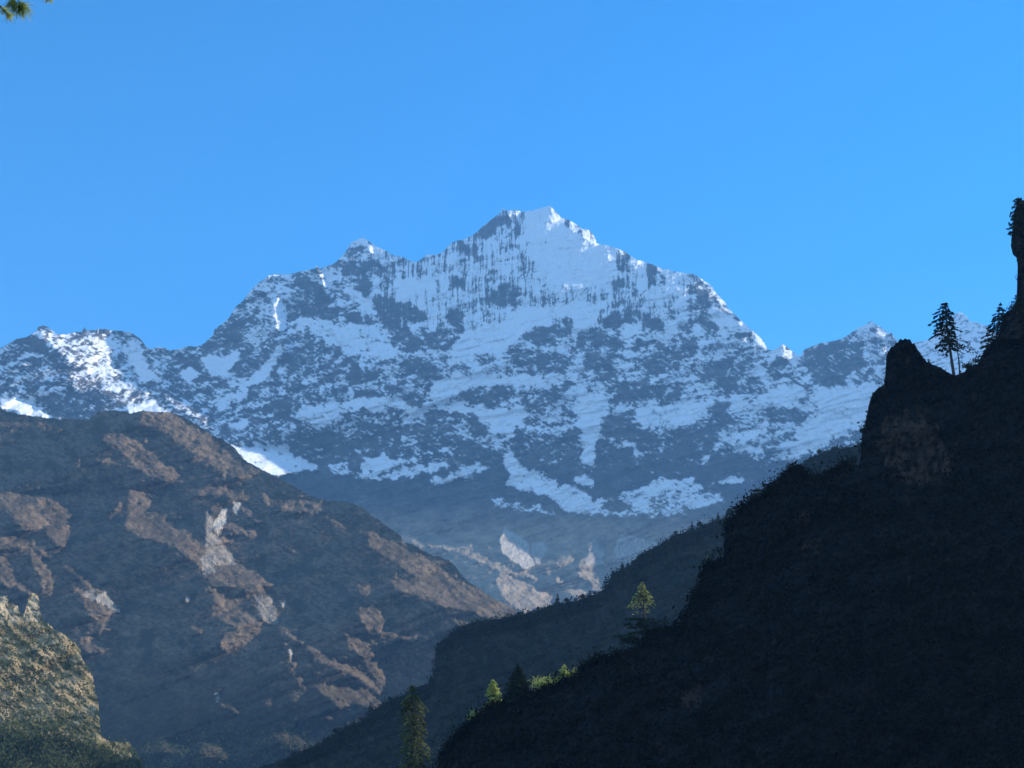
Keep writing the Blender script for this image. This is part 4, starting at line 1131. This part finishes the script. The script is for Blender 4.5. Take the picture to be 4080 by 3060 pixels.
# --- scrub and forest that nobody could count
def scatter(name, label, layer, regions, n, size, leafn, leafs, mat, seed, zs=0.7, wtfun=None):
    rng = np.random.RandomState(seed); l = LAYERS[layer]; PXs = []
    per = -(-n//len(regions))
    for poly in regions:
        x0, y0 = poly.min(0); x1, y1 = poly.max(0); got = np.zeros((0, 2))
        while len(got) < per:
            q = rng.uniform((x0, y0), (x1, y1), (per*4, 2))
            got = np.concatenate([got, q[in_poly(q[:, 0], q[:, 1], poly)]])
        PXs.append(got[:per])
    q = np.concatenate(PXs); a, v_ = px_dir(q[:, 0], q[:, 1])
    i = np.clip(np.round((a-l['a'][0])/l['h']).astype(int), 0, len(l['a'])-1)
    v_ = np.minimum(v_, l['vr'][i]); j = np.clip(np.round((v_-l['vb'])/l['h']).astype(int), 0, len(l['v'])-1)
    if layer == 'near_cliff':
        _, cy = dir_px(a, l['vr'][i]); below = q[:, 1]-cy
        bare = poly_field(q[:, 0], q[:, 1], G_PALE, 0, 20, 60, 8) > .3
        keep = ~((q[:, 0] > 3380) & (below < 26)) & ~((q[:, 0] > 3990) & (q[:, 1] < 1260)) & ~(bare & (rng.rand(len(q)) < .85))
        keep &= ~((below > 30) & (fbm(q[:, 0]/130, q[:, 1]/100, 4, 77, .6) + 0.12*rng.normal(size=len(q)) < -0.05))
        q, a, v_, i, j = q[keep], a[keep], v_[keep], i[keep], j[keep]
    R = np.exp(l['L'][i, j]); P = np.stack([R*np.sin(a), R*np.cos(a), R*v_], -1)
    s = (size*np.exp(rng.normal(0, .45, len(P)))*0.85)[:, None, None]
    C = rng.normal(size=(len(P), leafn, 3))*s*0.42*np.array([1, 1, zs]) + P[:, None, :]
    C[..., 2] += s[..., 0]*0.15
    C = [C.reshape(-1, 3)]; S = [leafs*rng.uniform(.6, 1.3, len(P)*leafn)]
    v, f = leaf_quads(np.concatenate(C), np.concatenate(S), rng)
    o = add_mesh(name, v, f, mat); o['kind'] = 'stuff'; o['label'] = label; o['category'] = name
    return o
def crest_band(ridge, x0, x1, up, down):
    xs = [p for p in ridge if x0 <= p[0] <= x1]
    return np.array([(x, y-up) for x, y in xs]+[(x, y+down) for x, y in reversed(xs)])
gslope = np.array(G_RIDGE[6:-5]+[(4400, 900), (4400, 3150), (1700, 3150)])
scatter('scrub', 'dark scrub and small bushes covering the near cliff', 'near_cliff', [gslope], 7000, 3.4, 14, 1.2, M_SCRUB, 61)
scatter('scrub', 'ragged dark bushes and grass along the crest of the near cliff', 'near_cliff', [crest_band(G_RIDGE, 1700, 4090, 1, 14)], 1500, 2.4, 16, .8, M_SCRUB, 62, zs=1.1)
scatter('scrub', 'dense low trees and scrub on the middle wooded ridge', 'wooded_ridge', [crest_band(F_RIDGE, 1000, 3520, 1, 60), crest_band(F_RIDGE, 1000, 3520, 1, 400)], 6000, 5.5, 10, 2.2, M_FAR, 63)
forest = np.array(zp('4', [(0,1440),(120,1430),(250,1480),(420,1500),(560,1540),(700,1590),(860,1640),(890,1680),(890,1760),(0,1760)]))
scatter('forest', 'green trees at the foot of the sunlit spur in the lower left corner', 'rocky_spur', [forest], 800, 9.0, 34, 2.4, M_SPURF, 64, zs=1.2)
spur_b = np.array(zp('4', [(0,760),(260,760),(500,960),(600,1300),(560,1480),(0,1400)]))
scatter('scrub', 'green and yellow bushes dotted over the sunlit spur', 'rocky_spur', [spur_b], 260, 7.0, 26, 1.8, M_SPURF, 65, zs=.7)
low_d = np.array(zp('4', [(870,1540),(1000,1480),(1400,1440),(1900,1400),(1940,1540),(1800,1680),(900,1680)]))
scatter('forest', 'scattered trees at the foot of the brown hill', 'brown_hill', [low_d], 420, 11.0, 12, 4.5, M_SPURF, 66, zs=1.3)

# ================================================================ PINE BRANCH HANGING IN AT THE TOP LEFT
def pine_branch():
    R = 6.0; m = pxm(R)
    o = pt(88, 20, R)
    e = empty('pine_branch', pt(-900, -900, R+.3), 'green pine branch tip with long needles hanging in at the top left corner', 'branch')
    L = lambda p: p-e.location
    rng = np.random.RandomState(9)
    main = [pt(-900,-900,R+.3), pt(-500,-520,R+.15), pt(-180,-230,R+.05), pt(20,-60,R), pt(92,26,R)]
    parts = [tube([L(p) for p in main], [.035,.022,.013,.008,.004], 8)]
    tw = [[pt(-180,-230,R+.05), pt(-60,-40,R-.05), pt(8,34,R-.06), pt(34,62,R-.06)], [pt(20,-60,R), pt(120,-80,R+.05), pt(180,-40,R+.05), pt(196,-18,R+.05)],
          [pt(-500,-520,R+.15), pt(-300,-560,R+.2), pt(-120,-500,R+.2)], [pt(-180,-230,R+.05), pt(0,-300,R+.1), pt(120,-260,R+.1)]]
    for t in tw: parts.append(tube([L(p) for p in t], [.009,.007,.005,.003][:len(t)], 6))
    V, F = join(parts); add_mesh('twig', V, F, M_BARK, e, True)
    C = []; vv = []; ff = []; k = 0
    tips = [(pt(86,18,R), Vector((.25,0,-1)), 230, .062, 1.0), (pt(52,4,R), Vector((-.1,.1,-1)), 150, .055, .9), (pt(30,58,R-.06), Vector((.6,0,-.6)), 60, .036, .7),
            (pt(10,38,R-.06), Vector((.7,0,-.5)), 50, .03, .8), (pt(196,-20,R+.05), Vector((.1,0,-1)), 110, .036, .8), (pt(150,-40,R+.05), Vector((0,0,-1)), 90, .04, .8),
            (pt(-40,-110,R), Vector((0,0,-1)), 160, .07, 1.2), (pt(-120,-500,R+.2), Vector((.6,0,-.6)), 160, .08, 1.2), (pt(120,-260,R+.1), Vector((.6,0,-.6)), 160, .07, 1.2)]
    for c, d, n, ln, sp in tips:
        for i in range(n):
            u = d+Vector(rng.normal(size=3))*sp*.62; u.normalize()
            l = ln*rng.uniform(.6, 1.15); s = L(c)+Vector(rng.normal(size=3))*.006
            w = u.cross(Vector(rng.normal(size=3))).normalized()*.0011
            bend = Vector((0, 0, -l*.12))
            p0, p1, p2 = s, s+u*l*.55, s+u*l+bend
            vv += [p0-w, p0+w, p1+w, p1-w, p2+w*.4, p2-w*.4]; ff += [(k, k+1, k+2, k+3), (k+3, k+2, k+4, k+5)]; k += 6
    add_mesh('needles', np.array([tuple(x) for x in vv]), np.array(ff), M_NEEDLE, e)
M_NEEDLE = foliage_mat('pine_needles', (0.10, 0.17, 0.04), (0.45, 0.48, 0.16), 0.5, 14)
pine_branch()
